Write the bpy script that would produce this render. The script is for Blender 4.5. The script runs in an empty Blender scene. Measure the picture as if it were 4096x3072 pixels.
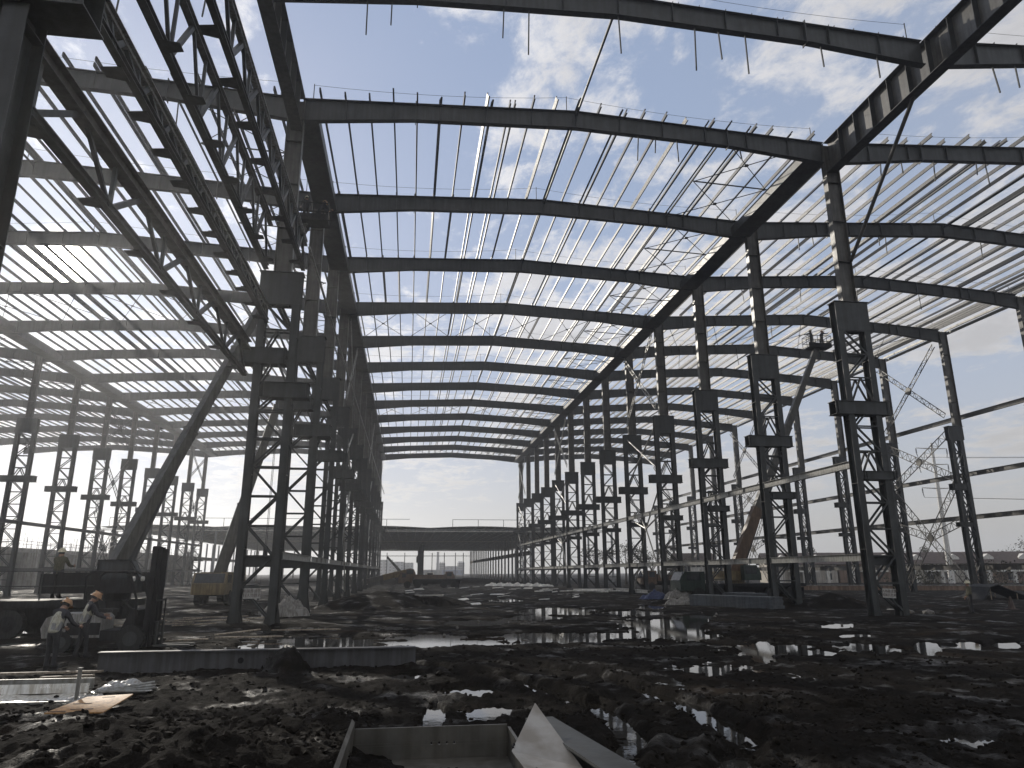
import bpy, bmesh, math, random
import numpy as np
from mathutils import Vector, Matrix
R = math.radians
HAZE, HAZE_G = .0008, .7        # air density, forward scattering
CL0, CL1, CLB, CLG = 1.045, 1.2, 6.7, 3.2
HZB, HZG, SKC, SK0, VEIL, OX, OY = 5.6, 2.9, 0.15, .38, .6, 2.2, 6.1
SUN, EXPO = 3.0, 0.0
random.seed(7)
rng = np.random.default_rng(11)
sc = bpy.context.scene
COL = sc.collection
ORD = ['zeroth', 'first', 'second', 'third', 'fourth', 'fifth', 'sixth', 'seventh', 'eighth', 'ninth', 'tenth', 'eleventh',
       'twelfth', 'thirteenth', 'fourteenth', 'fifteenth', 'sixteenth', 'seventeenth', 'eighteenth', 'nineteenth', 'twentieth',
       'twenty-first', 'twenty-second', 'twenty-third', 'twenty-fourth', 'twenty-fifth', 'twenty-sixth', 'twenty-seventh',
       'twenty-eighth', 'twenty-ninth', 'thirtieth', 'thirty-first', 'thirty-second', 'thirty-third', 'thirty-fourth', 'thirty-fifth', 'thirty-sixth']

# ------------------------------------------------------------------ materials
def new_mat(name):
    m = bpy.data.materials.new(name); m.use_nodes = True
    return m, m.node_tree, m.node_tree.nodes['Principled BSDF']

def mat(name, c, rough=.6, metal=0., var=.35, scale=3., bump=0., bscale=40., spec=.5, c2=None, alpha=None):
    """plain procedural paint / metal / earth with blotchy colour and roughness variation"""
    m, t, b = new_mat(name); N = t.nodes; Lk = t.links
    tc = N.new('ShaderNodeTexCoord')
    n1 = N.new('ShaderNodeTexNoise'); n1.inputs['Scale'].default_value = scale; n1.inputs['Detail'].default_value = 6; n1.inputs['Roughness'].default_value = .65
    Lk.new(tc.outputs['Object'], n1.inputs['Vector'])
    cr = N.new('ShaderNodeValToRGB'); Lk.new(n1.outputs['Fac'], cr.inputs['Fac'])
    lo = c2 if c2 else [x * (1 - var) for x in c]; hi = [min(1, x * (1 + var)) for x in c] if not c2 else c
    cr.color_ramp.elements[0].position = .32; cr.color_ramp.elements[1].position = .68
    cr.color_ramp.elements[0].color = (*lo, 1); cr.color_ramp.elements[1].color = (*hi, 1)
    mp = N.new('ShaderNodeMapping'); mp.inputs['Scale'].default_value = (scale * 4, scale * 4, scale * .35); Lk.new(tc.outputs['Object'], mp.inputs['Vector'])
    ns = N.new('ShaderNodeTexNoise'); ns.inputs['Scale'].default_value = 1; ns.inputs['Detail'].default_value = 5; Lk.new(mp.outputs[0], ns.inputs['Vector'])
    sr_ = N.new('ShaderNodeValToRGB'); Lk.new(ns.outputs['Fac'], sr_.inputs['Fac']); sr_.color_ramp.elements[0].position = .38; sr_.color_ramp.elements[1].position = .62
    sr_.color_ramp.elements[0].color = (.68, .64, .58, 1); sr_.color_ramp.elements[1].color = (1.1, 1.1, 1.1, 1)
    mm = N.new('ShaderNodeMixRGB'); mm.blend_type = 'MULTIPLY'; mm.inputs['Fac'].default_value = 1; Lk.new(cr.outputs['Color'], mm.inputs['Color1']); Lk.new(sr_.outputs['Color'], mm.inputs['Color2'])
    Lk.new(mm.outputs['Color'], b.inputs['Base Color'])
    mr = N.new('ShaderNodeMapRange'); Lk.new(n1.outputs['Fac'], mr.inputs['Value'])
    mr.inputs['To Min'].default_value = min(1, rough + .14); mr.inputs['To Max'].default_value = max(.03, rough - .14)
    Lk.new(mr.outputs['Result'], b.inputs['Roughness'])
    b.inputs['Metallic'].default_value = metal; b.inputs['Specular IOR Level'].default_value = spec
    if bump:
        n2 = N.new('ShaderNodeTexNoise'); n2.inputs['Scale'].default_value = bscale; n2.inputs['Detail'].default_value = 4
        Lk.new(tc.outputs['Object'], n2.inputs['Vector'])
        bp = N.new('ShaderNodeBump'); bp.inputs['Strength'].default_value = bump; bp.inputs['Distance'].default_value = .02
        Lk.new(n2.outputs['Fac'], bp.inputs['Height']); Lk.new(bp.outputs['Normal'], b.inputs['Normal'])
    return m

M = {}
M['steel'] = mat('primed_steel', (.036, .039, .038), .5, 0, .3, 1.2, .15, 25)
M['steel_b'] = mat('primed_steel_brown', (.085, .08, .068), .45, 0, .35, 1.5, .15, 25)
M['galv'] = mat('galvanised_steel', (.10, .103, .107), .5, .1, .2, 6, spec=.3)
M['tube'] = mat('pale_primer_and_sunlit_steel', (.30, .30, .28), .42, .1, .25, 3)  # pale primer; also paints sunlight onto two truss chords and the tie tubes
M['plate'] = mat('primed_plate_face', (.30, .285, .26), .55, 0, .07, .8)
M['cw'] = mat('dirty_pale_machine_paint', (.26, .255, .24), .55, 0, .3, 5)
M['web'] = mat('grey_primed_plate', (.075, .075, .08), .5, 0, .2, 2)
M['cable'] = mat('wire_rope', (.05, .05, .05), .6)
M['concrete'] = mat('concrete', (.30, .29, .27), .85, 0, .3, 1.2, .3, 20)
M['yellow'] = mat('yellow_crane_paint', (.17, .125, .055), .45, 0, .3, 2)
M['boom_grey'] = mat('dusty_boom_paint', (.075, .072, .062), .45, 0, .3, 2)
M['orange'] = mat('orange_paint', (.12, .072, .04), .5, 0, .3, 2)
M['white'] = mat('white_paint', (.74, .73, .69), .45, 0, .18, 3)
M['dark'] = mat('dark_machine_paint', (.02, .02, .022), .65, 0, .3, 4, spec=.2)
M['green'] = mat('green_machine_paint', (.02, .038, .028), .5, 0, .3, 3)
M['blue'] = mat('blue_paint', (.03, .07, .20), .5, 0, .3, 3)
M['rubber'] = mat('rubber', (.02, .02, .02), .85, 0, .3, 8)
M['ply'] = mat('plywood_face', (.50, .27, .10), .55, 0, .22, 6, .1, 60)
M['wood'] = mat('weathered_timber', (.30, .25, .19), .75, 0, .4, 5, .3, 30)
M['plastic'] = mat('clear_sheeting', (.40, .40, .39), .25, 0, .15, 5, .6, 14)
M['tarp'] = mat('pale_tarpaulin', (.22, .21, .19), .55, 0, .3, 4, .5, 9)
M['bluetarp'] = mat('blue_tarpaulin', (.018, .032, .10), .4, 0, .3, 5, .4, 9)
M['helmet_o'] = mat('orange_helmet', (.45, .25, .12), .35, 0, .1, 5)
M['helmet_w'] = mat('pale_helmet', (.66, .62, .45), .35, 0, .1, 5)
M['skin'] = mat('skin', (.34, .2, .14), .55, 0, .1, 8)
M['hair'] = mat('hair', (.012, .01, .01), .6, 0, .2, 30)
M['jacket'] = mat('dark_jacket', (.035, .035, .042), .85, 0, .3, 12, .3, 40)
M['trousers'] = mat('dark_trousers', (.028, .028, .032), .85, 0, .3, 12, .3, 40)
M['vest'] = mat('pale_vest', (.42, .41, .33), .7, 0, .15, 10, .2, 40)
M['band'] = mat('grey_band', (.22, .22, .22), .4, 0, .1, 10)
M['olive'] = mat('olive_jacket', (.10, .095, .06), .85, 0, .3, 12)
M['sign'] = mat('sign_sheet', (.46, .45, .42), .5, 0, .15, 6)
M['ink'] = mat('sign_lettering', (.10, .07, .07), .6)
M['wall'] = mat('house_render', (.52, .49, .44), .85, 0, .2, .8)
M['brick'] = mat('bare_brick', (.27, .19, .14), .9, 0, .25, .9)
M['roof'] = mat('brown_roof_tiles', (.095, .07, .06), .8, 0, .3, 2.5)
M['glass'] = mat('dark_window', (.03, .035, .04), .12, 0, .2, 2)
M['block'] = mat('tower_block_render', (.30, .31, .33), .8, 0, .12, .2)
M['hall'] = mat('pale_roof_lining', (.42, .44, .46), .7, 0, .15, .6)
M['clad'] = mat('grey_cladding', (.085, .095, .105), .6, .1, .2, 2)
M['bark'] = mat('bark', (.07, .055, .04), .9, 0, .3, 9)
M['leaf'] = mat('foliage', (.075, .075, .045), .8, 0, .5, .7)
M['clod'] = mat('wet_clod', (.016, .0135, .011), .8, 0, .4, 9, .6, 50, spec=.05)
M['stone'] = mat('pale_stone', (.16, .15, .135), .7, 0, .3, 9)
M['zinc'] = mat('bright_zinc_sheet', (.75, .74, .70), .3, .75, .12, 4, .25, 5)

# mud: dark wet earth, smoother and darker where it is low and soaked
def mud_mat():
    m, t, b = new_mat('wet_mud'); N = t.nodes; Lk = t.links
    g = N.new('ShaderNodeNewGeometry')
    def noise(s, d=7, r=.62):
        n = N.new('ShaderNodeTexNoise'); n.inputs['Scale'].default_value = s; n.inputs['Detail'].default_value = d; n.inputs['Roughness'].default_value = r
        Lk.new(g.outputs['Position'], n.inputs['Vector']); return n
    n0 = noise(.22); n1 = noise(1.6); n2 = noise(11); n3 = noise(45, 4)
    cr = N.new('ShaderNodeValToRGB'); Lk.new(n1.outputs['Fac'], cr.inputs['Fac'])
    e = cr.color_ramp.elements; e[0].position = .3; e[1].position = .72
    e[0].color = (.008, .007, .006, 1); e[1].color = (.024, .020, .016, 1)
    cr0 = N.new('ShaderNodeValToRGB'); Lk.new(n0.outputs['Fac'], cr0.inputs['Fac'])
    cr0.color_ramp.elements[0].position = .56; cr0.color_ramp.elements[1].position = .7
    mx = N.new('ShaderNodeMixRGB'); Lk.new(cr0.outputs['Color'], mx.inputs['Fac']); Lk.new(cr.outputs['Color'], mx.inputs['Color1']); mx.inputs['Color2'].default_value = (.038, .028, .02, 1)
    Lk.new(mx.outputs['Color'], b.inputs['Base Color'])
    nl = noise(.55, 4); wet = N.new('ShaderNodeMath'); wet.operation = 'ADD'; Lk.new(nl.outputs['Fac'], wet.inputs[0])
    wn = N.new('ShaderNodeMath'); wn.operation = 'MULTIPLY'; Lk.new(n1.outputs['Fac'], wn.inputs[0]); wn.inputs[1].default_value = .6; Lk.new(wn.outputs[0], wet.inputs[1])
    rr = N.new('ShaderNodeMapRange'); Lk.new(wet.outputs[0], rr.inputs['Value']); rr.inputs['From Min'].default_value = .84; rr.inputs['From Max'].default_value = 1.0
    rr.inputs['To Min'].default_value = .85; rr.inputs['To Max'].default_value = .3; Lk.new(rr.outputs['Result'], b.inputs['Roughness'])
    sp = N.new('ShaderNodeMapRange'); Lk.new(wet.outputs[0], sp.inputs['Value']); sp.inputs['From Min'].default_value = .84; sp.inputs['From Max'].default_value = 1.02
    sp.inputs['To Min'].default_value = .03; sp.inputs['To Max'].default_value = .22; Lk.new(sp.outputs['Result'], b.inputs['Specular IOR Level'])
    ad = N.new('ShaderNodeMath'); ad.operation = 'ADD'; Lk.new(n2.outputs['Fac'], ad.inputs[0])
    mu = N.new('ShaderNodeMath'); mu.operation = 'MULTIPLY'; Lk.new(n3.outputs['Fac'], mu.inputs[0]); mu.inputs[1].default_value = .35; Lk.new(mu.outputs[0], ad.inputs[1])
    bp = N.new('ShaderNodeBump'); bp.inputs['Strength'].default_value = .9; bp.inputs['Distance'].default_value = .12
    Lk.new(ad.outputs[0], bp.inputs['Height']); Lk.new(bp.outputs['Normal'], b.inputs['Normal'])
    return m
M['mud'] = mud_mat()
def water_mat():
    m, t, b = new_mat('puddle_water'); N = t.nodes; Lk = t.links
    b.inputs['Base Color'].default_value = (.016, .014, .011, 1); b.inputs['Roughness'].default_value = .03; b.inputs['IOR'].default_value = 1.33
    g = N.new('ShaderNodeNewGeometry'); n = N.new('ShaderNodeTexNoise'); n.inputs['Scale'].default_value = 6; n.inputs['Detail'].default_value = 3
    Lk.new(g.outputs['Position'], n.inputs['Vector'])
    bp = N.new('ShaderNodeBump'); bp.inputs['Strength'].default_value = .06; bp.inputs['Distance'].default_value = .01
    Lk.new(n.outputs['Fac'], bp.inputs['Height']); Lk.new(bp.outputs['Normal'], b.inputs['Normal'])
    return m
M['water'] = water_mat()

# ------------------------------------------------------------------ mesh builder
class MB:
    def __init__(s): s.v = []; s.f = []; s.mi = []
    def add(s, vs, fs, mi=0):
        o = len(s.v); s.v += [tuple(x) for x in vs]; s.f += [tuple(i + o for i in f) for f in fs]; s.mi += [mi] * len(fs); return s
    def box(s, x0, x1, y0, y1, z0, z1, mi=0):
        return s.add([(x0, y0, z0), (x1, y0, z0), (x1, y1, z0), (x0, y1, z0), (x0, y0, z1), (x1, y0, z1), (x1, y1, z1), (x0, y1, z1)],
                     [(0, 3, 2, 1), (4, 5, 6, 7), (0, 1, 5, 4), (1, 2, 6, 5), (2, 3, 7, 6), (3, 0, 4, 7)], mi)
    def obox(s, c, ax, h, mi=0):
        c = Vector(c); a = [Vector(q) * k for q, k in zip(ax, h)]
        vs = [c + a[0] * i + a[1] * j + a[2] * k for k in (-1, 1) for i, j in ((-1, -1), (1, -1), (1, 1), (-1, 1))]
        return s.add(vs, [(0, 3, 2, 1), (4, 5, 6, 7), (0, 1, 5, 4), (1, 2, 6, 5), (2, 3, 7, 6), (3, 0, 4, 7)], mi)
    def frame(s, p0, p1, up=(0, 0, 1)):
        p0 = Vector(p0); p1 = Vector(p1); d = (p1 - p0); L = d.length; d.normalize(); u = Vector(up)
        if abs(d.dot(u)) > .98: u = Vector((1, 0, 0)) if abs(d.x) < .9 else Vector((0, 1, 0))
        side = d.cross(u).normalized(); u = side.cross(d).normalized(); return p0, p1, d, side, u, L
    def bar(s, p0, p1, w, h, up=(0, 0, 1), mi=0, ext=0):
        p0, p1, d, sd, u, L = s.frame(p0, p1, up)
        return s.obox((p0 + p1) / 2, (sd, d, u), (w / 2, L / 2 + ext, h / 2), mi)
    def hbeam(s, p0, p1, depth, width, tw=.02, tf=.025, up=(0, 0, 1), mi=0, stiff=0):
        p0, p1, d, sd, u, L = s.frame(p0, p1, up); c = (p0 + p1) / 2
        s.obox(c, (sd, d, u), (tw / 2, L / 2, depth / 2 - tf), mi)
        for k in (-1, 1): s.obox(c + u * k * (depth - tf) / 2, (sd, d, u), (width / 2, L / 2, tf / 2), mi)
        if stiff:
            n = int(L / stiff)
            for i in range(1, n):
                q = p0 + d * (L * i / n)
                for k in (-1, 1): s.obox(q + sd * k * (width / 4), (sd, d, u), (width / 4 - .012, .01, depth / 2 - tf), mi)
        return s
    def channel(s, p0, p1, depth, width, t=.012, up=(0, 0, 1), flip=1, mi=0):
        p0, p1, d, sd, u, L = s.frame(p0, p1, up); c = (p0 + p1) / 2
        s.obox(c, (sd, d, u), (t / 2, L / 2, depth / 2), mi)
        for k in (-1, 1): s.obox(c + u * k * (depth / 2 - t / 2) + sd * flip * (width / 2), (sd, d, u), (width / 2 - t / 2 - .001, L / 2, t / 2), mi)
        return s
    def tube(s, p0, p1, r, n=8, r2=None, mi=0):
        p0, p1, d, sd, u, L = s.frame(p0, p1); r2 = r if r2 is None else r2
        vs = []
        for p, q in ((p0, r), (p1, r2)):
            vs += [p + sd * math.cos(a) * q + u * math.sin(a) * q for a in [2 * math.pi * i / n for i in range(n)]]
        fs = [(i, (i + 1) % n, n + (i + 1) % n, n + i) for i in range(n)] + [tuple(range(n - 1, -1, -1)), tuple(range(n, 2 * n))]
        return s.add(vs, fs, mi)
    def path(s, pts, r, n=6, mi=0):
        for a, b in zip(pts, pts[1:]): s.tube(a, b, r, n, mi=mi)
        return s
    def prism(s, poly, axis, a0, a1, mi=0):
        """poly of 2D points extruded along an axis ('x','y','z')"""
        def P(p, a): return {'y': (p[0], a, p[1]), 'x': (a, p[0], p[1]), 'z': (p[0], p[1], a)}[axis]
        n = len(poly); vs = [P(p, a0) for p in poly] + [P(p, a1) for p in poly]
        fs = [(i, (i + 1) % n, n + (i + 1) % n, n + i) for i in range(n)] + [tuple(range(n - 1, -1, -1)), tuple(range(n, 2 * n))]
        return s.add(vs, fs, mi)
    def disc(s, c, ax, r, t, n=20, mi=0):
        c = Vector(c); a = Vector(ax).normalized(); return s.tube(c - a * t / 2, c + a * t / 2, r, n, mi=mi)
    def dome(s, c, rx, ry, rz, n=12, m=5, zmin=0., mi=0):
        vs = []; fs = []
        for j in range(m + 1):
            th = zmin + (math.pi / 2 - zmin) * j / m
            for i in range(n):
                a = 2 * math.pi * i / n; vs.append((c[0] + rx * math.cos(th) * math.cos(a), c[1] + ry * math.cos(th) * math.sin(a), c[2] + rz * math.sin(th)))
        for j in range(m):
            for i in range(n): fs.append((j * n + i, j * n + (i + 1) % n, (j + 1) * n + (i + 1) % n, (j + 1) * n + i))
        return s.add(vs, fs, mi)
    def mesh(s, name, mats, smooth=False):
        me = bpy.data.meshes.new(name); me.from_pydata(s.v, [], s.f)
        bm = bmesh.new(); bm.from_mesh(me); bmesh.ops.recalc_face_normals(bm, faces=bm.faces); bm.to_mesh(me); bm.free()
        mats = mats if isinstance(mats, (list, tuple)) else [mats]
        for m in mats: me.materials.append(M[m])
        if len(mats) > 1:
            me.polygons.foreach_set('material_index', s.mi)
        if smooth: me.polygons.foreach_set('use_smooth', [True] * len(me.polygons))
        me.update(); return me
    def obj(s, name, mats, parent=None, loc=None, smooth=False, rot=None):
        o = bpy.data.objects.new(name, s.mesh(name, mats, smooth)); COL.objects.link(o)
        if parent: o.parent = parent
        if loc is not None: o.location = loc
        if rot is not None: o.rotation_euler = rot
        return o

def tag(o, label, cat, group=None, kind=None):
    if label: o['label'] = label
    if cat: o['category'] = cat
    if group: o['group'] = group
    if kind: o['kind'] = kind
    return o
def thing(name, loc, label, cat, group=None, rz=0):
    o = bpy.data.objects.new(name, None); COL.objects.link(o); o.location = loc; o.rotation_euler = (0, 0, rz)
    o.empty_display_size = .3
    return tag(o, label, cat, group)
def link(name, me, loc=(0, 0, 0), parent=None, rot=(0, 0, 0)):
    o = bpy.data.objects.new(name, me); COL.objects.link(o); o.location = loc; o.rotation_euler = rot
    if parent: o.parent = parent
    return o
def dup(root, loc, label, group=None):
    r = root.copy(); COL.objects.link(r); r.location = loc; r['label'] = label
    if group: r['group'] = group
    for ch in root.children:
        c = ch.copy(); COL.objects.link(c); c.parent = r
        for g in ch.children:
            d = g.copy(); COL.objects.link(d); d.parent = c
    return r

# ------------------------------------------------------------------ layout (metres; X across the shed, Y along it)
YF = {-2: 9.75, -1: 17.6, 0: 25.75}
for k in range(1, 14): YF[k] = 34.2 + (k - 1) * 10.0
XL, XR, XLL, XRR, XF = -6.7, 23.9, -42.45, 55.3, -78.0
KN = {-2: 'near', 0: 'overhead'}
def kname(k): return ORD[k] if k >= 1 else KN.get(k, 'near')

# ------------------------------------------------------------------ lattice columns
def lacing(mb, x0, x1, z0, z1, y, panel=1.33, s=.085, vees=()):
    n = max(1, round((z1 - z0) / panel)); h = (z1 - z0) / n
    for i in range(n):
        a = z0 + i * h; b = a + h
        if any(a <= v < b for v in vees):
            xm = (x0 + x1) / 2
            mb.bar((x0, y, a), (xm, y, b), s, s, (0, 1, 0)); mb.bar((x1, y, a), (xm, y, b), s, s, (0, 1, 0))
        elif i % 2: mb.bar((x0, y, a), (x1, y, b), s, s, (0, 1, 0))
        else: mb.bar((x1, y, a), (x0, y, b), s, s, (0, 1, 0))
        mb.bar((x0, y, b), (x1, y, b), s * .85, s * .85, (0, 1, 0))

def make_column(name, label, group, half, ztop, zstep, shaft_x, shaft_w, corbels, zroof=26.8, gap=.78, cross=True, ticks=0, flare=True):
    """two-legged laced column up to the crane step, plate box at the step, single shaft above"""
    t = thing(name, (0, 0, 0), label, 'column', group)
    lx = gap
    for sx in (-1, 1):
        m = MB(); c = sx * lx
        m.box(c - .175, c + .175, -.275, -.253, .02, zstep); m.box(c - .175, c + .175, .253, .275, .02, zstep); m.box(c - .011, c + .011, -.253, .253, .02, zstep)
        for i in range(1, 5): m.box(c - .17, c + .17, -.25, .25, i * zstep / 5, i * zstep / 5 + .018)
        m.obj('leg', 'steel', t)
        b = MB(); b.box(c - .42, c + .42, -.45, .45, -.35, .02)
        if flare:
            b.prism([(c + sx * .177, .02), (c + sx * .40, .02), (c + sx * .177, 1.25)], 'y', -.02, .02)
            for yy in (-.2, .2): b.prism([(c - sx * .177, .02), (c - sx * .34, .02), (c - sx * .177, .7)], 'y', yy - .012, yy + .012)
        b.obj('base_plate', 'steel', t)
    m = MB(); vees = [c[3] + .3 for c in corbels if c[3] > 6]
    for y in (-.235, .235): lacing(m, -lx + .15, lx - .15, .35, ztop - .02, y, vees=vees)
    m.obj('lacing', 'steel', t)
    m = MB()
    for y in (-.297, .277): m.box(-half, half, y, y + .02, ztop, zstep - .02)
    m.box(-half - .06, half + .06, -.36, .36, zstep, zstep + .035)
    for x in (-.35, .35): m.box(x - .012, x + .012, -.276, .276, ztop, zstep)
    for x in (-.3, .3): m.box(x - .05, x + .05, -.302, -.297, ztop + .2, zstep - .3)
    m.obj('step_box', 'steel', t)
    m = MB(); x0, x1 = shaft_x - shaft_w / 2, shaft_x + shaft_w / 2
    for x in (x0, x1 - .025): m.box(x, x + .025, -.21, .21, zstep + .035, zroof)
    m.box(x0 + .025, x1 - .025, -.012, .012, zstep + .035, zroof)
    for i in range(1, 4):
        z = zstep + (zroof - zstep) * i / 4; m.box(x0 + .026, x1 - .026, -.18, .18, z, z + .016)
    m.obj('shaft', 'steel_b', t)
    for c in corbels:
        m = MB(); a, b, z0, z1 = c[:4]
        for y in (-.31, .29): m.box(a, b, y, y + .02, z0 + .025, z1 - .025)
        for z in (z0, z1 - .025): m.box(a - .04, b + .04, -.37, .37, z, z + .025)
        for x in (a + .12, b - .12): m.box(x - .01, x + .01, -.36, -.312, z0 + .03, z1 - .03)
        m.obj('corbel', 'steel', t)
    if cross:
        m = MB(); m.hbeam((-lx + .18, 0, 2.8), (lx - .18, 0, 2.8), .5, .3, .02, .02); m.obj('cross_beam', 'steel', t)
    if ticks:
        m = MB(); z = 2.0
        while z < zroof - .5:
            xx = gap + .175 if z < zstep else x1
            m.box(xx, xx + .16, -.08, .08, z, z + .02); m.box(xx, xx + .015, -.08, .08, z - .12, z + .1); z += 1.45
        m.obj('girt_cleat', 'steel', t)
    return t

def column_row(name, X, ks, rowname, group, **kw):
    first = None; out = {}
    for n, k in enumerate(ks):
        if k < 1: lab = f'tall laced steel column nearest the camera in the {rowname}'
        else: lab = f'{ORD[k]} tall laced steel column from the front along the {rowname}'
        if first is None:
            first = make_column(name, lab, group, **kw); first.location = (X, YF[k], 0); out[k] = first
        else: out[k] = dup(first, (X, YF[k], 0), lab, group)
    return out
rowL = column_row('lattice_column', XL, [-2] + list(range(1, 14)), 'left column row', 'laced columns of the left row',
                  half=1.0, ztop=15.1, zstep=16.75, shaft_x=0, shaft_w=.85, corbels=[(-1.62, .5, 12.0, 12.8), (-.5, 1.68, 10.35, 11.1)])
rowR = column_row('lattice_column', XR, [-2] + list(range(1, 14)), 'right column row', 'laced columns of the right row',
                  half=.98, ztop=15.1, zstep=16.75, shaft_x=0.05, shaft_w=.86, corbels=[(-1.68, 1.42, 10.35, 11.08), (-.52, 1.25, 6.88, 7.33)])
rowLL = column_row('lattice_column', XLL, list(range(4, 14)), 'outer left row', 'laced columns of the outer left row',
                   half=1.08, ztop=17.5, zstep=19.05, shaft_x=0, shaft_w=.66, corbels=[(-1.8, 1.7, 11.97, 12.65)], gap=.85)
rowRR = column_row('lattice_column', 54.8, list(range(2, 14)), 'outer right row', 'laced columns of the outer right row',
                   half=.82, ztop=15.1, zstep=16.5, shaft_x=.5, shaft_w=.8, corbels=[(-1.3, .35, 10.05, 10.68), (-1.2, .35, 6.45, 6.9)], gap=.53, cross=False, ticks=1)

# ------------------------------------------------------------------ roof beams, one haunched I-beam per span and frame
SPANS = {'middle': (XL, XR, 26.92, 27.62, .4, 6.2), 'left': (XLL, XL, 26.95, 27.9, .4, 6.5), 'right': (XR, XRR, 26.95, 27.95, .45, 6.0), 'far left': (XF, XLL, 26.95, 27.9, .4, 6.5)}
def roof_top(span, x):
    a, b, ze, zr, _, _ = SPANS[span]; m = (a + b) / 2
    return ze + (zr - ze) * (1 - abs(x - m) / (b - a) * 2)
def rafter_mesh(span):
    a, b, ze, zr, off, hn = SPANS[span]; mid = (a + b) / 2
    xs = [a + off - .1, a + hn, mid, b - hn, b - off + .1]
    top = [roof_top(span, x) for x in xs]; bot = [ze - 1.32, top[1] - 1.0, top[2] - 1.06, top[3] - 1.0, ze - 1.32]
    m = MB()
    for i in range(4):
        m.prism([(xs[i], bot[i]), (xs[i + 1], bot[i + 1]), (xs[i + 1], top[i + 1] - .026), (xs[i], top[i] - .026)], 'y', -.011, .011)
        m.prism([(xs[i], top[i] - .026), (xs[i + 1], top[i + 1] - .026), (xs[i + 1], top[i + 1]), (xs[i], top[i])], 'y', -.17, .17)
        m.prism([(xs[i], bot[i] - .026), (xs[i + 1], bot[i + 1] - .026), (xs[i + 1], bot[i + 1]), (xs[i], bot[i])], 'y', -.17, .17)
    n = int((b - a) / 2.55)
    for i in range(1, n):
        x = a + (b - a) * i / n; zt = roof_top(span, x) - .03; zb = float(np.interp(x, xs, bot)) + .002
        for s in (-1, 1): m.box(x - .008, x + .008, min(s * .0115, s * .15), max(s * .0115, s * .15), zb, zt)
    for x in (a + hn + .1, b - hn - .1):                      # bolted splice plates
        zt = roof_top(span, x); zb = float(np.interp(x, xs, bot)); m.box(x - .02, x + .02, -.2, .2, zb - .14, zt + .12)
    for x in PURL[span]:
        z = roof_top(span, x); m.box(x + .05, x + .065, -.06, .06, z, z + .2)
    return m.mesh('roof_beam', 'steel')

def purlin_xs(span, pitch=1.27):
    a, b = SPANS[span][:2]; n = round((b - a - 2.4) / pitch); xs = [a + 1.2 + (b - a - 2.4) * i / n for i in range(n + 1)]
    ex = []
    for i in (7, 8, 13, 17, 19):
        if i < len(xs) - 2: ex.append(xs[i] + .28)
    if span == 'right': ex += [xs[-1] - .45, xs[-1] + .4, xs[-2] - .5, xs[-1] + .75]
    return sorted(xs + ex)
PURL = {s: purlin_xs(s) for s in SPANS}
frames = {'middle': range(0, 14), 'left': range(0, 14), 'right': range(0, 14), 'far left': range(5, 14)}
for span, ks in frames.items():
    me = rafter_mesh(span)
    for k in ks:
        o = link('roof_beam', me, (0, YF[k], 0))
        lab = (f'haunched steel roof beam overhead nearest the camera across the {span} span' if k == 0 else f'{ORD[k]} haunched steel roof beam from the front across the {span} span')
        tag(o, lab, 'roof beam', f'roof beams of the {span} span')

# ------------------------------------------------------------------ purlins: C-sections laid between neighbouring beams
def purlin_mesh(L): return MB().channel((0, 0, 0), (0, L, 0), .24, .085, .014).mesh('purlin', 'galv')
PM = {}
def pmesh(L):
    L = round(L, 2)
    if L not in PM: PM[L] = purlin_mesh(L)
    return PM[L]
near = {'middle': range(1, 5), 'left': range(1, 4), 'right': range(1, 5)}
cnt = 0
for span in ('middle', 'right', 'left', 'far left'):
    a, b = SPANS[span][:2]; mid = (a + b) / 2; slope = math.atan((SPANS[span][3] - SPANS[span][2]) / ((b - a) / 2))
    rest = MB()
    for k in range(1 if span != 'far left' else 5, 13):
        individual = span in near and k in near[span] and not (span == 'left' and k == 3)
        nL = nR = 0
        right_list = [x for x in PURL[span] if x >= mid]
        for n, x in enumerate(PURL[span]):
            z = roof_top(span, x) + .135
            over = random.choice((.5, .75, 1.0)) if k == 1 else .12
            L = YF[k + 1] - YF[k] + over + .12
            tilt = (slope if x < mid else -slope)
            tw = random.choice((0, 0, 0, 0, .5, -.4)) * (1 if individual else 0)
            if individual:
                o = link('purlin', pmesh(L), (x, YF[k] - over, z), rot=(0, -tilt + tw, random.uniform(-.003, .003)))
                if x < mid: where = f'{ORD[n + 1]} from its left edge'
                else: where = f'{ORD[len(PURL[span]) - n]} from its right edge'
                tag(o, f'thin roof purlin between {ORD[k]} and {ORD[k + 1]} beams of {span} span, {where}', 'purlin', f'roof purlins of the {span} span')
                cnt += 1
            else:
                rest.channel((x, YF[k] - .12, z), (x, YF[k + 1] + .12, z), .24, .085, .014, up=(math.sin(tilt) * -1, 0, math.cos(tilt)))
    o = rest.obj('purlin_field', 'galv'); tag(o, f'dense field of thin purlins over the deeper bays of the {span} span', 'purlins', None, 'stuff')
print('individual purlins', cnt)

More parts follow.
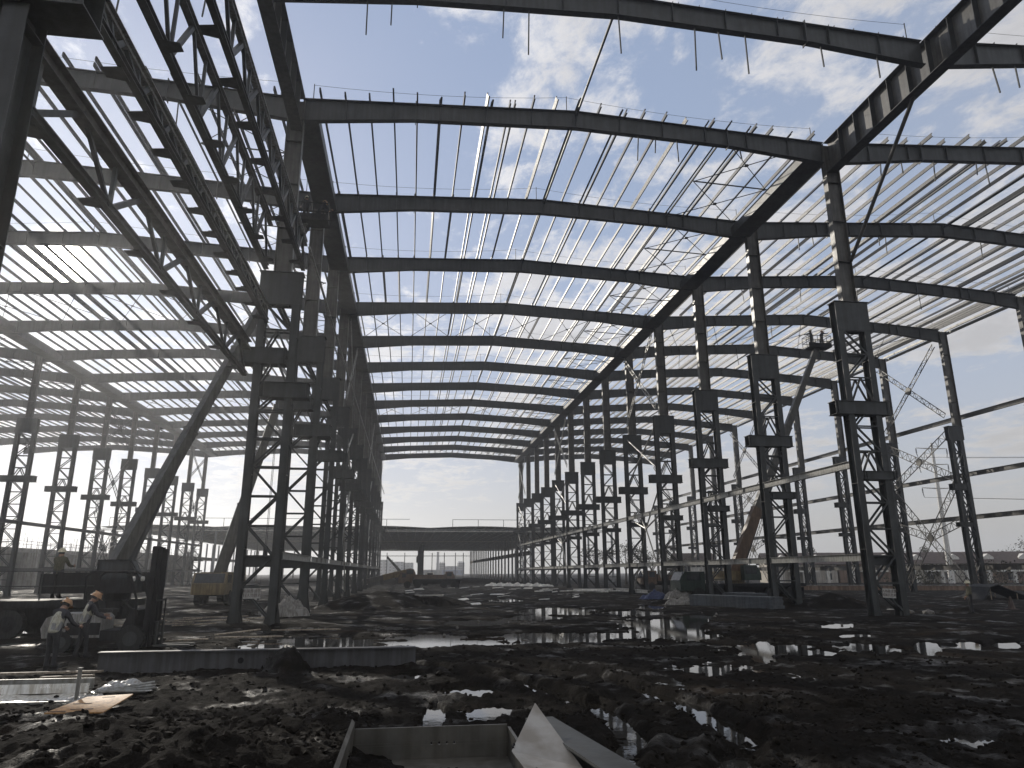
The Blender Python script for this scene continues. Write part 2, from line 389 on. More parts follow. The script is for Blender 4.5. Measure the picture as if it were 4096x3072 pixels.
# ------------------------------------------------------------------ eave gutters/girders along the column rows
def seg_row(name, mk, rows, cat):
    for (label_row, ks, x) in rows:
        cache = {}
        for k in ks:
            L = round(YF[k + 1] - YF[k], 2)
            if L not in cache: cache[L] = mk(L).mesh(name, mk.mat)
            o = link(name, cache[L], (x, YF[k], 0))
            tag(o, f'{mk.word} {label_row}, {ORD[k]} length from the front', cat, f'{cat}s {label_row}')
def gut(L):
    m = MB(); m.box(-.7, .7, .2, L - .2, 25.72, 25.76); m.box(-.7, -.66, .2, L - .2, 25.76, 26.35); m.box(.66, .7, .2, L - .2, 25.76, 26.35)
    for i in range(4): m.box(-.66, .66, .3 + i * (L - .6) / 3, .33 + i * (L - .6) / 3, 25.77, 26.3)
    return m
gut.mat = 'steel'; gut.word = 'dark box gutter at roof level'
seg_row('eave_gutter', gut, [('above the left column row', range(1, 13), XL + .45), ('above the right column row', range(1, 13), XR - .85), ('above the outer left row', range(4, 13), XLL + 1.75)], 'gutter')
def eave(L):
    m = MB(); m.channel((0, .1, 26.6), (0, L - .1, 26.6), .3, .1); m.channel((-.3, .1, 26.85), (-.3, L - .1, 26.85), .24, .09); return m
eave.mat = 'tube'; eave.word = 'slim eave channel'
seg_row('eave_channel', eave, [('along the outer right row', range(2, 13), XRR + .5)], 'channel')
# deep plate girders that carry the roof over the opening without columns at the front
for x, nm in ((XL + .1, 'left'), (XR + .1, 'right')):
    t = thing('plate_girder', (x, YF[-2], 25.0), f'deep stiffened plate girder spanning the front opening over the {nm} column row', 'girder', 'front plate girders')
    L = YF[1] - YF[-2]; m = MB(); m.box(-.011, .011, 0, L, .03, 1.95); m.obj('web', 'steel_b', t)
    for z in (0, 1.95): m = MB(); m.box(-.31, .31, 0, L, z, z + .03); m.obj('flange', 'steel', t)
    m = MB()
    for s in (-1, 1): m.box(min(s * .013, s * .29), max(s * .013, s * .29), -.012, .012, .032, 1.948)
    me = m.mesh('stiffener', 'steel')
    for i in range(1, 17): link('stiffener', me, (0, L * i / 17, 0), t)

# ridge and strut tubes between frames
for k in range(0, 13):
    for span, x in (('middle', 8.6), ('left', (XLL + XL) / 2), ('right', (XR + XRR) / 2)):
        m = MB(); z = roof_top(span, x) - .35
        m.tube((x, YF[k] + .2, z), (x, YF[k + 1] - .2, z), .07, 8); o = m.obj('ridge_tube', 'steel')
        tag(o, f'ridge tie tube of the {span} span between {"overhead" if k == 0 else ORD[k]} and {ORD[k + 1]} roof beams', 'tie tube', 'ridge tie tubes')
m = MB(); m.tube((XR + .45, 34.05, 19.3), (XR + .2, 26.9, 25.35), .1, 10); tag(m.obj('prop_tube', 'steel_b'), 'slanting prop tube from the right plate girder down to the first right column', 'prop tube')

# diagonal rod bracing in the roof plane
def xrods(name, x0, x1, y0, y1, span, label, group, r=.028):
    m = MB(); za, zb = roof_top(span, x0) - .32, roof_top(span, x1) - .32
    m.tube((x0, y0, za), (x1, y1, zb), r, 6); m.tube((x0, y1, za), (x1, y0, zb), r, 6)
    m.disc(((x0 + x1) / 2, (y0 + y1) / 2, (za + zb) / 2), (0, 0, 1), .14, .06, 10)
    tag(m.obj(name, 'steel'), label, 'rod brace', group)
for span, kk in (('middle', range(1, 13)), ('left', range(1, 13)), ('far left', range(5, 13))):
    b = SPANS[span][1]
    for k in kk:
        y0, y1 = YF[k], YF[k + 1]; ym = (y0 + y1) / 2
        xrods('roof_rod_brace', b - 6.3, b - 1.3, y0 + .2, ym, span, f'crossed roof rods by right eave, front half of {ORD[k]} bay, {span} span', f'crossed roof rods of the {span} span')
        xrods('roof_rod_brace', b - 6.3, b - 1.3, ym, y1 - .2, span, f'crossed roof rods by right eave, back half of {ORD[k]} bay, {span} span', f'crossed roof rods of the {span} span')
        m = MB(); z = roof_top(span, b - 6.4) - .3; m.tube((b - 6.4, y0 + .2, z), (b - 6.4, y1 - .2, z), .065, 8); m.tube((b - 6.3, ym, z), (b - 1.2, ym, roof_top(span, b - 1.3) - .3), .045, 6)
        tag(m.obj('strut_tube', 'steel'), f'strut tube joining the crossed rods in {ORD[k]} bay of {span} span', 'strut', 'roof strut tubes')
for span in ('middle', 'left', 'right'):
    a, b = SPANS[span][:2]; mid = (a + b) / 2; n = 6
    for k in (4, 8, 12):
        for i in range(n - (1 if span != 'right' else 0)):
            x0 = a + 1 + (b - a - 2) * i / n; x1 = a + 1 + (b - a - 2) * (i + 1) / n
            xrods('roof_rod_brace', x0, x1, YF[k] + .2, YF[k + 1] - .2, span, f'{ORD[i + 1]} long pair of crossed rods from left across {ORD[k]} bay, {span} span', f'long crossed roof rods of the {span} span')

# short brace rods hanging loose under the beams
HANG = [(25.75, -2.51, 24.24), (25.75, -1.48, 24.91), (25.75, 3.38, 24.75), (25.75, 4.5, 24.09), (25.75, 8.6, 24.61), (25.75, 12.2, 24.14), (25.75, 13.33, 24.85), (25.75, 14.63, 24.27), (25.75, 18.37, 25.0), (25.75, 21.2, 24.64), (25.75, 27.31, 24.47), (25.75, 28.61, 25.0), (25.75, -12.33, 24.15), (25.75, -9.01, 24.3),
        (34.2, .93, 24.84), (34.2, 3.56, 25.42), (34.2, 12.25, 24.87), (34.2, 13.28, 25.45), (34.2, 14.54, 24.88), (34.2, 18.35, 25.39), (34.2, 27.3, 24.75), (34.2, 28.65, 25.3), (34.2, 30.85, 25.04), (34.2, 33.76, 25.64), (34.2, 34.37, 25.01), (34.2, -12.71, 24.79), (34.2, -9.9, 24.13),
        (44.2, 27.63, 25.06), (44.2, 28.77, 25.42), (44.2, 34.15, 25.77), (44.2, 34.72, 25.15), (44.2, 42.69, 25.15), (54.2, 28, 24.9), (54.2, 33.5, 25.2), (54.2, 39, 25.4), (54.2, 45, 25.0), (64.2, 29, 25.1), (64.2, 36, 25.2), (64.2, 43, 25.2), (74.2, 30, 24.9), (74.2, 37, 25.3), (74.2, 42, 25.1)]
fcount = {}
for y, x, z in HANG:
    span = 'left' if x < XL else ('middle' if x < XR else 'right'); k = [q for q in YF if YF[q] == y][0]
    key = (span, k); fcount[key] = fcount.get(key, 0) + 1
    ztop = roof_top(span, x) - 1.0; dx = random.uniform(-.12, .12)
    m = MB(); m.bar((0, 0, ztop - z), (dx, random.uniform(-.1, .1), 0), .055, .055); o = m.obj('hanging_brace', 'steel', loc=(x, y, z))
    tag(o, f'short brace rod hanging below the {"overhead" if k == 0 else ORD[k]} beam of {span} span, {ORD[fcount[key]]} counted rightwards' if True else '', 'brace rod', 'loose hanging brace rods')
# lifeline posts and wires along the beam tops
for span, ks in (('middle', range(0, 9)), ('right', range(0, 6)), ('left', range(1, 4))):
    a, b = SPANS[span][:2]; mid = (a + b) / 2
    for k in ks:
        t = thing('lifeline', (0, YF[k], 0), f'thin safety lifeline on posts along the {"overhead" if k == 0 else ORD[k]} roof beam, {span} span', 'lifeline', 'safety lifelines on the roof beams')
        pts = []
        for x in (a + .8, mid - .5, b - .9):
            z = roof_top(span, x); m = MB(); m.tube((x, .05, z), (x, .05, z + 1.05), .025, 6); m.obj('post', 'steel', t); pts.append((x, .05, z + .98))
        m = MB()
        for p, q in zip(pts, pts[1:]):
            w = [Vector(p).lerp(Vector(q), i / 8) - Vector((0, 0, .28 * 4 * (i / 8) * (1 - i / 8))) for i in range(9)]; m.path(w, .011, 4)
        m.obj('wire', 'cable', t)

# ------------------------------------------------------------------ long wall beams on the rows
def girt_row(x, z, depth, ks, label, group, matn, flip=1, stiff=2.0, width=.22):
    for k in ks:
        L = YF[k + 1] - YF[k]; m = MB(); e_ = .29 if abs(x) < 50 else .01
        m.hbeam((0, e_, 0), (0, L - e_, 0), depth, width, .014, .016, stiff=stiff if (k % 2 == 0) else 0)
        tag(m.obj('wall_beam', matn, loc=(x, YF[k], z)), f'{label}, {ORD[k]} bay from the front', 'wall beam', group)
girt_row(XR - .9, 7.72, .38, range(1, 13), 'upper pale wall beam along the right column row', 'upper wall beams of the right row', 'tube')
girt_row(XR - .9, 2.95, .36, range(1, 13), 'lower pale wall beam along the right column row', 'lower wall beams of the right row', 'tube')
girt_row(XL + 1.0, 3.05, .33, range(1, 13), 'low pale wall beam along the left column row', 'low wall beams of the left row', 'tube')
for z, w in ((17.55, 'topmost'), (11.7, 'second highest'), (7.45, 'third highest'), (2.6, 'lowest')):
    girt_row(56.0, z, .45 if z > 3 else .55, range(2, 13), f'{w} wall beam along the outer right row', f'{w} wall beams of the outer right row', 'steel_b', stiff=0)
girt_row(XLL + .9, 7.6, .38, range(4, 13), 'wall beam along the outer left row', 'wall beams of the outer left row', 'steel', stiff=0)
girt_row(XLL + .9, 2.7, .36, range(4, 13), 'low wall beam along the outer left row', 'low wall beams of the outer left row', 'steel', stiff=0)

# vertical bracing between columns
def laced(m, p0, p1, w=.5, n=None, c=.07):
    p0 = Vector(p0); p1 = Vector(p1); d = (p1 - p0); L = d.length; d.normalize(); sd = d.cross(Vector((1, 0, 0))).normalized() * w / 2
    n = n or max(3, int(L / .62))
    for s in (-1, 1): m.bar(p0 + sd * s, p1 + sd * s, c, c, (1, 0, 0))
    for i in range(n):
        a = p0 + d * (L * i / n); b = p0 + d * (L * (i + 1) / n); s = 1 if i % 2 else -1
        m.bar(a + sd * s, b - sd * s, c * .55, c * .55, (1, 0, 0)); m.bar(b + sd, b - sd, c * .5, c * .5, (1, 0, 0))
def brace_set(x, k, rown, zt, style, mt):
    y0, y1 = YF[k] + .28, YF[k + 1] - .28; ym = (y0 + y1) / 2; g = f'cross braces of the {rown}'
    def one(word, segs, hub, lac, r=.075):
        t = thing('cross_brace', (x, ym, hub[1]), f'{word} between {ORD[k]} and {ORD[k + 1]} columns of the {rown}', 'brace', g)
        for a, b in segs:
            m = MB(); A = Vector((0, a[0] - ym, a[1] - hub[1])); B = Vector((0, b[0] - ym, b[1] - hub[1]))
            if lac: laced(m, A, B, lac)
            else: m.tube(A, B, r, 8)
            m.obj('diagonal', mt, t)
        m = MB(); m.disc((.06, 0, 0), (1, 0, 0), .42 if lac else .24, .02, 14); m.disc((-.06, 0, 0), (1, 0, 0), .42 if lac else .24, .02, 14); m.obj('hub_plate', mt, t)
    hi = (zt + .6, 25.3); mz = (hi[0] + hi[1]) / 2
    if style == 'laced':
        one('upper laced steel cross', [((y0, hi[1]), (y1, hi[0] + .6)), ((y1, hi[1]), (y0, hi[0] + .6))], (ym, mz + .3), .5)
        one('middle laced steel cross', [((y0, zt - .6), (y1, 11.3)), ((y1, zt - .6), (y0, 11.3))], (ym, (zt + 10.7) / 2), .75)
        h = 5.6; one('lower six-armed laced brace', [((y0, 10.7), (ym, h)), ((y1, 10.7), (ym, h)), ((y0, 7.0), (ym, h)), ((y1, 7.0), (ym, h)), ((y0, .5), (ym, h)), ((y1, .5), (ym, h))], (ym, h), .75)
    else:
        one('upper laced steel cross', [((y0, hi[1]), (y1, hi[0] + .4)), ((y1, hi[1]), (y0, hi[0] + .4))], (ym, mz + .2), .45)
        one('middle slim tube cross', [((y0, zt - .6), (y1, 11.6)), ((y1, zt - .6), (y0, 11.6))], (ym, (zt + 11) / 2), 0)
        h = 6.4; one('lower six-armed tube brace', [((y0, 10.2), (ym, h)), ((y1, 10.2), (ym, h)), ((y0, 7.6), (ym, h)), ((y1, 7.6), (ym, h)), ((y0, .5), (ym, h)), ((y1, .5), (ym, h))], (ym, h), 0)
for k in (4, 8, 12):
    brace_set(XR - .6, k, 'right column row', 16.75, 'tube', 'tube')
    brace_set(XL + .6, k, 'left column row', 16.75, 'tube', 'tube')
    brace_set(54.3, k, 'outer right row', 16.5, 'laced', 'steel_b')
    brace_set(XLL, k, 'outer left row', 19.05, 'laced', 'steel')

# ------------------------------------------------------------------ crane runway trusses over the front opening of the left row
def runway(label, c0, c1, w0, w1, n, gus, xg=-.5, y0=9.9, y1=33.9, hvy='steel_b'):
    """two longitudinal chords c=(x,z) laced together, with gusset plates along the first one"""
    t = thing('runway_truss', (c0[0], y0, c0[1]), label, 'truss', 'long trusses along the left column row')
    L = y1 - y0; dx, dz = c1[0] - c0[0], c1[1] - c0[1]
    m = MB(); m.hbeam((0, 0, 0), (0, L, 0), w0, w0, .03, .03); m.obj('lower_chord', 'steel', t)
    m = MB(); m.hbeam((dx, 0, dz), (dx, L, dz), w1, w1 * .8, .03, .03); m.obj('upper_chord', hvy, t)
    m = MB(); up = (1, 0, 0)
    for i in range(n):
        a, b = L * i / n, L * (i + 1) / n; q = (a + b) / 2
        m.bar((0, a, 0), (dx, q, dz), .15, .12, up); m.bar((dx, q, dz), (0, b, 0), .1, .1, up); m.bar((0, a, 0), (dx, a, dz), .1, .1, up)
    m.obj('web_member', 'steel', t)
    if gus:
        m = MB(); m.prism([(0, -.28), (xg, -.2), (xg, .16), (0, .28)], 'z', -.02 - w0 / 2, -w0 / 2)
        m.box(min(0, xg) * .6, max(0, xg) * .6, -.012, .012, -w0 / 2, .04); me = m.mesh('gusset_plate', 'steel')
        for i in range(gus): link('gusset_plate', me, (0, L * (i + .5) / gus, 0), t)
runway('lowest long truss with heavy top chord left of the left column row', (-8.0, 11.45), (-7.98, 12.85), .22, .44, 6, 8, -.45)
runway('shallow laced truss with upper chord coloured pale as sunlit beside the left column row', (-7.2, 14.15), (-7.35, 14.95), .2, .3, 14, 14, -.5, hvy='tube')  # pale upper chord: sunlight on its face put into the colour
runway('deep open truss at crane step height on the left side of the left column row', (-7.45, 16.98), (-7.43, 19.4), .24, .3, 8, 10, .55)
runway('narrow laced truss at crane step height on the right side of the left column row', (-5.68, 16.98), (-5.66, 18.35), .2, .26, 11, 11, -.5, hvy='tube')  # upper chord coloured pale to stand for the sun on it
for k in range(1, 13):
    m = MB(); m.tube((-5.55, YF[k] + .2, 18.4), (-5.55, YF[k + 1] - .2, 18.4), .075, 8)
    tag(m.obj('tie_tube', 'tube'), f'long tie tube coloured pale as sunlit on the left column row, {ORD[k]} bay from the front', 'tie tube', 'sunlit-pale tie tubes of the left row')  # pale tone paints in the sunlight along this line
    m = MB(); m.hbeam((-7.45, YF[k] + .28, 16.4), (-7.45, YF[k + 1] - .28, 16.4), .35, .2)
    if k in (1, 2, 3, 5, 9): tag(m.obj('tie_beam', 'steel'), f'dark tie beam between {ORD[k]} and {ORD[k + 1]} columns of the left row', 'tie beam', 'dark tie beams of the left row')
# ------------------------------------------------------------------ ground
def lat(x, y, seed):
    xi = np.floor(x).astype(np.int64); yi = np.floor(y).astype(np.int64); fx = x - xi; fy = y - yi
    fx = fx * fx * (3 - 2 * fx); fy = fy * fy * (3 - 2 * fy)
    def h(a, b):
        n = (a * 374761393 + b * 668265263 + seed * 1442695041) & 0xffffffff
        n = ((n ^ (n >> 13)) * 1274126177) & 0xffffffff
        return ((n ^ (n >> 16)) & 0xffff) / 65535.0
    a = h(xi, yi); b = h(xi + 1, yi); c = h(xi, yi + 1); d = h(xi + 1, yi + 1)
    return (a * (1 - fx) + b * fx) * (1 - fy) + (c * (1 - fx) + d * fx) * fy - .5
def fbm(x, y, seed, oct=4, gain=.5):
    s = 0; a = 1
    for i in range(oct): s = s + a * lat(x * 2 ** i + 17.3 * i, y * 2 ** i - 9.1 * i, seed + i); a *= gain
    return s
PUD = [(11.0, 21.6, 1.5, 1.67), (14.0, 21.4, 1.05, 1.24), (15.8, 21.0, .38, 1.75), (17.7, 21.5, .4, 1.22), (18.7, 21.2, .4, 1.35), (9.5, 26.6, 2.46, 1.44), (11.5, 32.2, 2.05, 4.65), (12.7, 41.1, 1.79, 2.15),
       (18.3, 29.8, .73, 1.02), (16.1, 25.1, .58, .94), (9.6, 19.2, .32, .7), (7.0, 17.2, .6, .4), (7.5, 12.2, .3, .25), (7.7, 9.8, .5, .6), (9.3, 10.5, .3, .3), (5.4, 10.6, .22, .25), (1.3, 15.0, .56, .4), (.5, 12.6, .16, 1.05),
       (1.4, 12.7, .36, .9), (.1, 17.6, .5, .25), (1.0, 25.2, 1.86, .6), (5.0, 26.8, 1.96, 1.9), (1.1, 27.4, 1.5, .5), (-3.2, 25.8, 2.0, 1.6), (-4.8, 32.6, 1.8, .9), (9.3, 43.8, 2.3, 4.0), (3.3, 13.1, .16, .5), (-15.96, 33.2, 1.2, .9), (-9.2, 20.2, .8, .5),
       (3.5, 35, 1.6, 1.2), (6.5, 38.5, 1.5, 1.5), (14.5, 36, 1.0, 2.0), (2, 52, 1.2, 1.0), (8, 60, 1.2, 2.0), (-9.5, 45, 1.6, 2), (16, 47, 1.0, 1.5), (4.0, 45, .8, .8)]
HEAP = [(-2.75, 18.35, .55, .62, .62), (-1.6, 52, 4.2, 5.0, 1.0), (1.8, 55, 2.5, 3.5, .55), (27.5, 45, 3.0, 2.2, .95), (31.0, 37.5, 1.6, .9, .32), (-1.9, 8.6, 2.3, 2.2, .42), (-4.2, 9.6, 1.6, 2.2, .3), (-4.6, 11.2, 1.0, .8, .12), (2.4, 11.2, .8, .9, .16), (20.5, 53, 2.5, 2.0, .4), (34, 60, 6, 5, .6), (-1.3, 11.2, 1.0, 1.4, .2), (47.0, 56.0, 2.6, 2.0, .5)]
RUT = [([(2.0, 8.2), (3.2, 10.4), (3.3, 12.6), (2.3, 16.5), (-1, 21)], .26), ([(3.4, 8.0), (4.7, 10.2), (4.9, 12.8), (4.2, 16.8), (1.5, 21.5)], .28), 
       ([(-12, 23.9), (0, 24.6), (10, 24.2), (30, 25.2)], .35), ([(-12, 26.7), (0, 27.0), (10, 26.9), (30, 27.6)], .35), ([(-10, 29.5), (2, 30.2), (14, 31), (26, 31)], .35)]
def height(x, y):
    r = np.hypot(x, y); nearf = np.clip(1 - (r - 12) / 26, .0, 1)
    far = np.clip(1 - (r - 90) / 120, .15, 1)
    mid_ = np.clip((r - 14) / 8, 0, 1); far = far * (1 - .5 * mid_)
    z = .085 - .045 * mid_ + far * (.13 * fbm(x / 4.3, y / 4.3, 3, 3) + .075 * fbm(x / 1.1, y / 1.1, 9, 4, .6))
    rid = 1 - np.abs(fbm(x / .42, y / .42, 21, 3, .55)) * 2.6
    z = z + nearf * (.05 * (np.clip(rid, 0, 1) - .6) + .05 * fbm(x / .19, y / .19, 33, 3, .6))
    left = np.clip((-.2 - x) / 2.0, 0, 1) * np.clip((13.5 - y) / 3, 0, 1)
    z = z + left * (.16 + .15 * np.clip(fbm(x / .55, y / .55, 41, 3, .6), -.1, .5))
    for pts, w in RUT:
        d = np.full(x.shape, 1e9); s = np.zeros(x.shape); acc = 0
        for a, b in zip(pts, pts[1:]):
            ax, ay = a; bx, by = b; L2 = (bx - ax) ** 2 + (by - ay) ** 2; L = math.sqrt(L2)
            t = np.clip(((x - ax) * (bx - ax) + (y - ay) * (by - ay)) / L2, 0, 1)
            dd = np.hypot(x - ax - t * (bx - ax), y - ay - t * (by - ay)); s = np.where(dd < d, acc + t * L, s); d = np.minimum(d, dd); acc += L
        d = d + .25 * w * fbm(x / .8, y / .8, 55, 2)
        prof = -(.15 if w < .29 else .1) * np.exp(-(d / w) ** 4) + .06 * np.exp(-((d - w * 1.5) / (w * .5)) ** 2)
        tread = .04 * np.sign(np.sin(s * 2 * math.pi / .16)) * np.exp(-(d / (w * .9)) ** 4)
        z = z + (prof + tread * nearf) * (1 - .4 * mid_)
    for hx, hy, a, b, hh in HEAP:
        q = np.sqrt(((x - hx) / a) ** 2 + ((y - hy) / b) ** 2); q = q + .5 * fbm(x / (a * .8), y / (a * .8), 61, 4, .6)
        z = z + hh * np.clip(1 - q, 0, 1) ** .8
    for px, py, a, b in PUD:
        b = b + .02 * py if py > 14 else b
        L = math.hypot(px, py); ux, uy = px / L, py / L
        lat_ = (x - px) * uy - (y - py) * ux; dep = (x - px) * ux + (y - py) * uy
        q = np.sqrt((lat_ / a) ** 2 + (dep / b) ** 2) + .7 * fbm(x / .7, y / .7, 71, 4, .6) * min(1, .5 + a * .5)
        k = np.clip((1.16 - q) / .3, 0, 1); k = k * k * (3 - 2 * k); z = z * (1 - k) + (-.07 + .25 * np.clip(z - .1, -.1, .2)) * k
    for cx, cy in [(XR, 34.2), (XL, 34.2), (XR, 44.2)]:
        z = z + .1 * np.exp(-(((x - cx) / 2.2) ** 2 + ((y - cy) / 1.6) ** 2))
    return z
def H1(x, y): return float(height(np.array([float(x)]), np.array([float(y)]))[0])
def ground_object():
    yaw = .14; fine = np.linspace(yaw - R(46), yaw + R(46), 700); coarse = np.linspace(yaw + R(46), yaw - R(46) + 2 * math.pi, 60)[1:-1]
    ang = np.concatenate([fine, coarse]); na = len(ang)
    r = np.concatenate([np.geomspace(1.2, 6, 14)[:-1], np.geomspace(6, 60, 300)[:-1], np.geomspace(60, 900, 70)]); nr = len(r)
    Rr, A = np.meshgrid(r, ang, indexing='ij'); x = (Rr * np.sin(A)).ravel(); y = (Rr * np.cos(A)).ravel()
    z = height(x, y)
    co = np.stack([x, y, z], 1).astype(np.float32); co = np.concatenate([co, [[0, 0, .1]]]).astype(np.float32)
    i, j = np.meshgrid(np.arange(nr - 1), np.arange(na), indexing='ij'); j2 = (j + 1) % na
    q = np.stack([i * na + j, (i + 1) * na + j, (i + 1) * na + j2, i * na + j2], -1).reshape(-1, 4)[:, ::-1]
    c = nr * na; jj = np.arange(na); tri = np.stack([np.full(na, c), (jj + 1) % na, jj], -1)
    me = bpy.data.meshes.new('ground'); me.vertices.add(len(co)); me.vertices.foreach_set('co', co.ravel())
    nl = q.size + tri.size; me.loops.add(nl); me.loops.foreach_set('vertex_index', np.concatenate([q.ravel(), tri.ravel()]).astype(np.int32))
    me.polygons.add(len(q) + na); me.polygons.foreach_set('loop_start', np.concatenate([np.arange(len(q)) * 4, q.size + np.arange(na) * 3]).astype(np.int32))
    me.polygons.foreach_set('use_smooth', np.ones(len(q) + na, dtype=bool)); me.update(calc_edges=True); me.validate()
    me.materials.append(M['mud']); return tag(link('ground', me), None, None, None, 'structure')
ground_object()
n = 64; m = MB(); m.add([(320 * math.cos(2 * math.pi * i / n), 320 * math.sin(2 * math.pi * i / n), 0) for i in range(n)], [tuple(range(n))])
tag(m.obj('water', 'water'), None, None, None, 'structure')

# loose lumps of mud
m = MB()
ico = bmesh.new(); bmesh.ops.create_icosphere(ico, subdivisions=1, radius=1); iv = [v.co.copy() for v in ico.verts]; ifc = [[v.index for v in f.verts] for f in ico.faces]; ico.free()
gx, gy = np.meshgrid(np.arange(-12, 12.2, .1), np.arange(6, 16, .1), indexing='ij'); H2 = height(gx.ravel(), gy.ravel()).reshape(gx.shape)
px = rng.uniform(-9, 15, 3200); py = 11 + 18 * rng.random(3200) ** 1.2; pz = height(px, py)
for x, y, z in zip(px, py, pz):
    if z < .0: continue
    s = random.uniform(.015, .05) * (1.3 if x < -.5 and y < 13 else 1)
    if random.random() < .05: s *= 2
    rot = Matrix.Rotation(random.uniform(0, 6.28), 3, 'Z'); sq = Vector((random.uniform(.7, 1.4), random.uniform(.7, 1.4), random.uniform(.45, .9)))
    m.add([Vector((x, y, z + s * .2)) + rot @ Vector((v.x * sq.x, v.y * sq.y, v.z * sq.z)) * s * random.uniform(.78, 1.2) for v in iv], ifc)
for i in range(4800):
    y = 7.2 + 6.5 * random.random() ** 1.3; x = random.uniform(-1.05 * y * .62 - 1, -.45) if random.random() < .55 else random.uniform(1.8, 9.5)
    z = H2[int((x + 12) / .1), int((y - 6) / .1)]
    if z < .03: continue
    s = random.uniform(.012, .05) * (1 if random.random() < .9 else 1.7); rot = Matrix.Rotation(random.uniform(0, 6.28), 3, 'Z') @ Matrix.Rotation(random.uniform(-.8, .8), 3, 'X')
    sq = Vector((random.uniform(.6, 1.5), random.uniform(.6, 1.3), random.uniform(.4, .9)))
    m.add([Vector((x, y, z)) + rot @ Vector((v.x * sq.x, v.y * sq.y, v.z * sq.z)) * s * random.uniform(.6, 1.35) for v in iv], ifc)
tag(m.obj('mud_clods', 'clod'), 'small lumps of wet dark mud scattered over the foreground ground', 'mud clods', None, 'stuff')

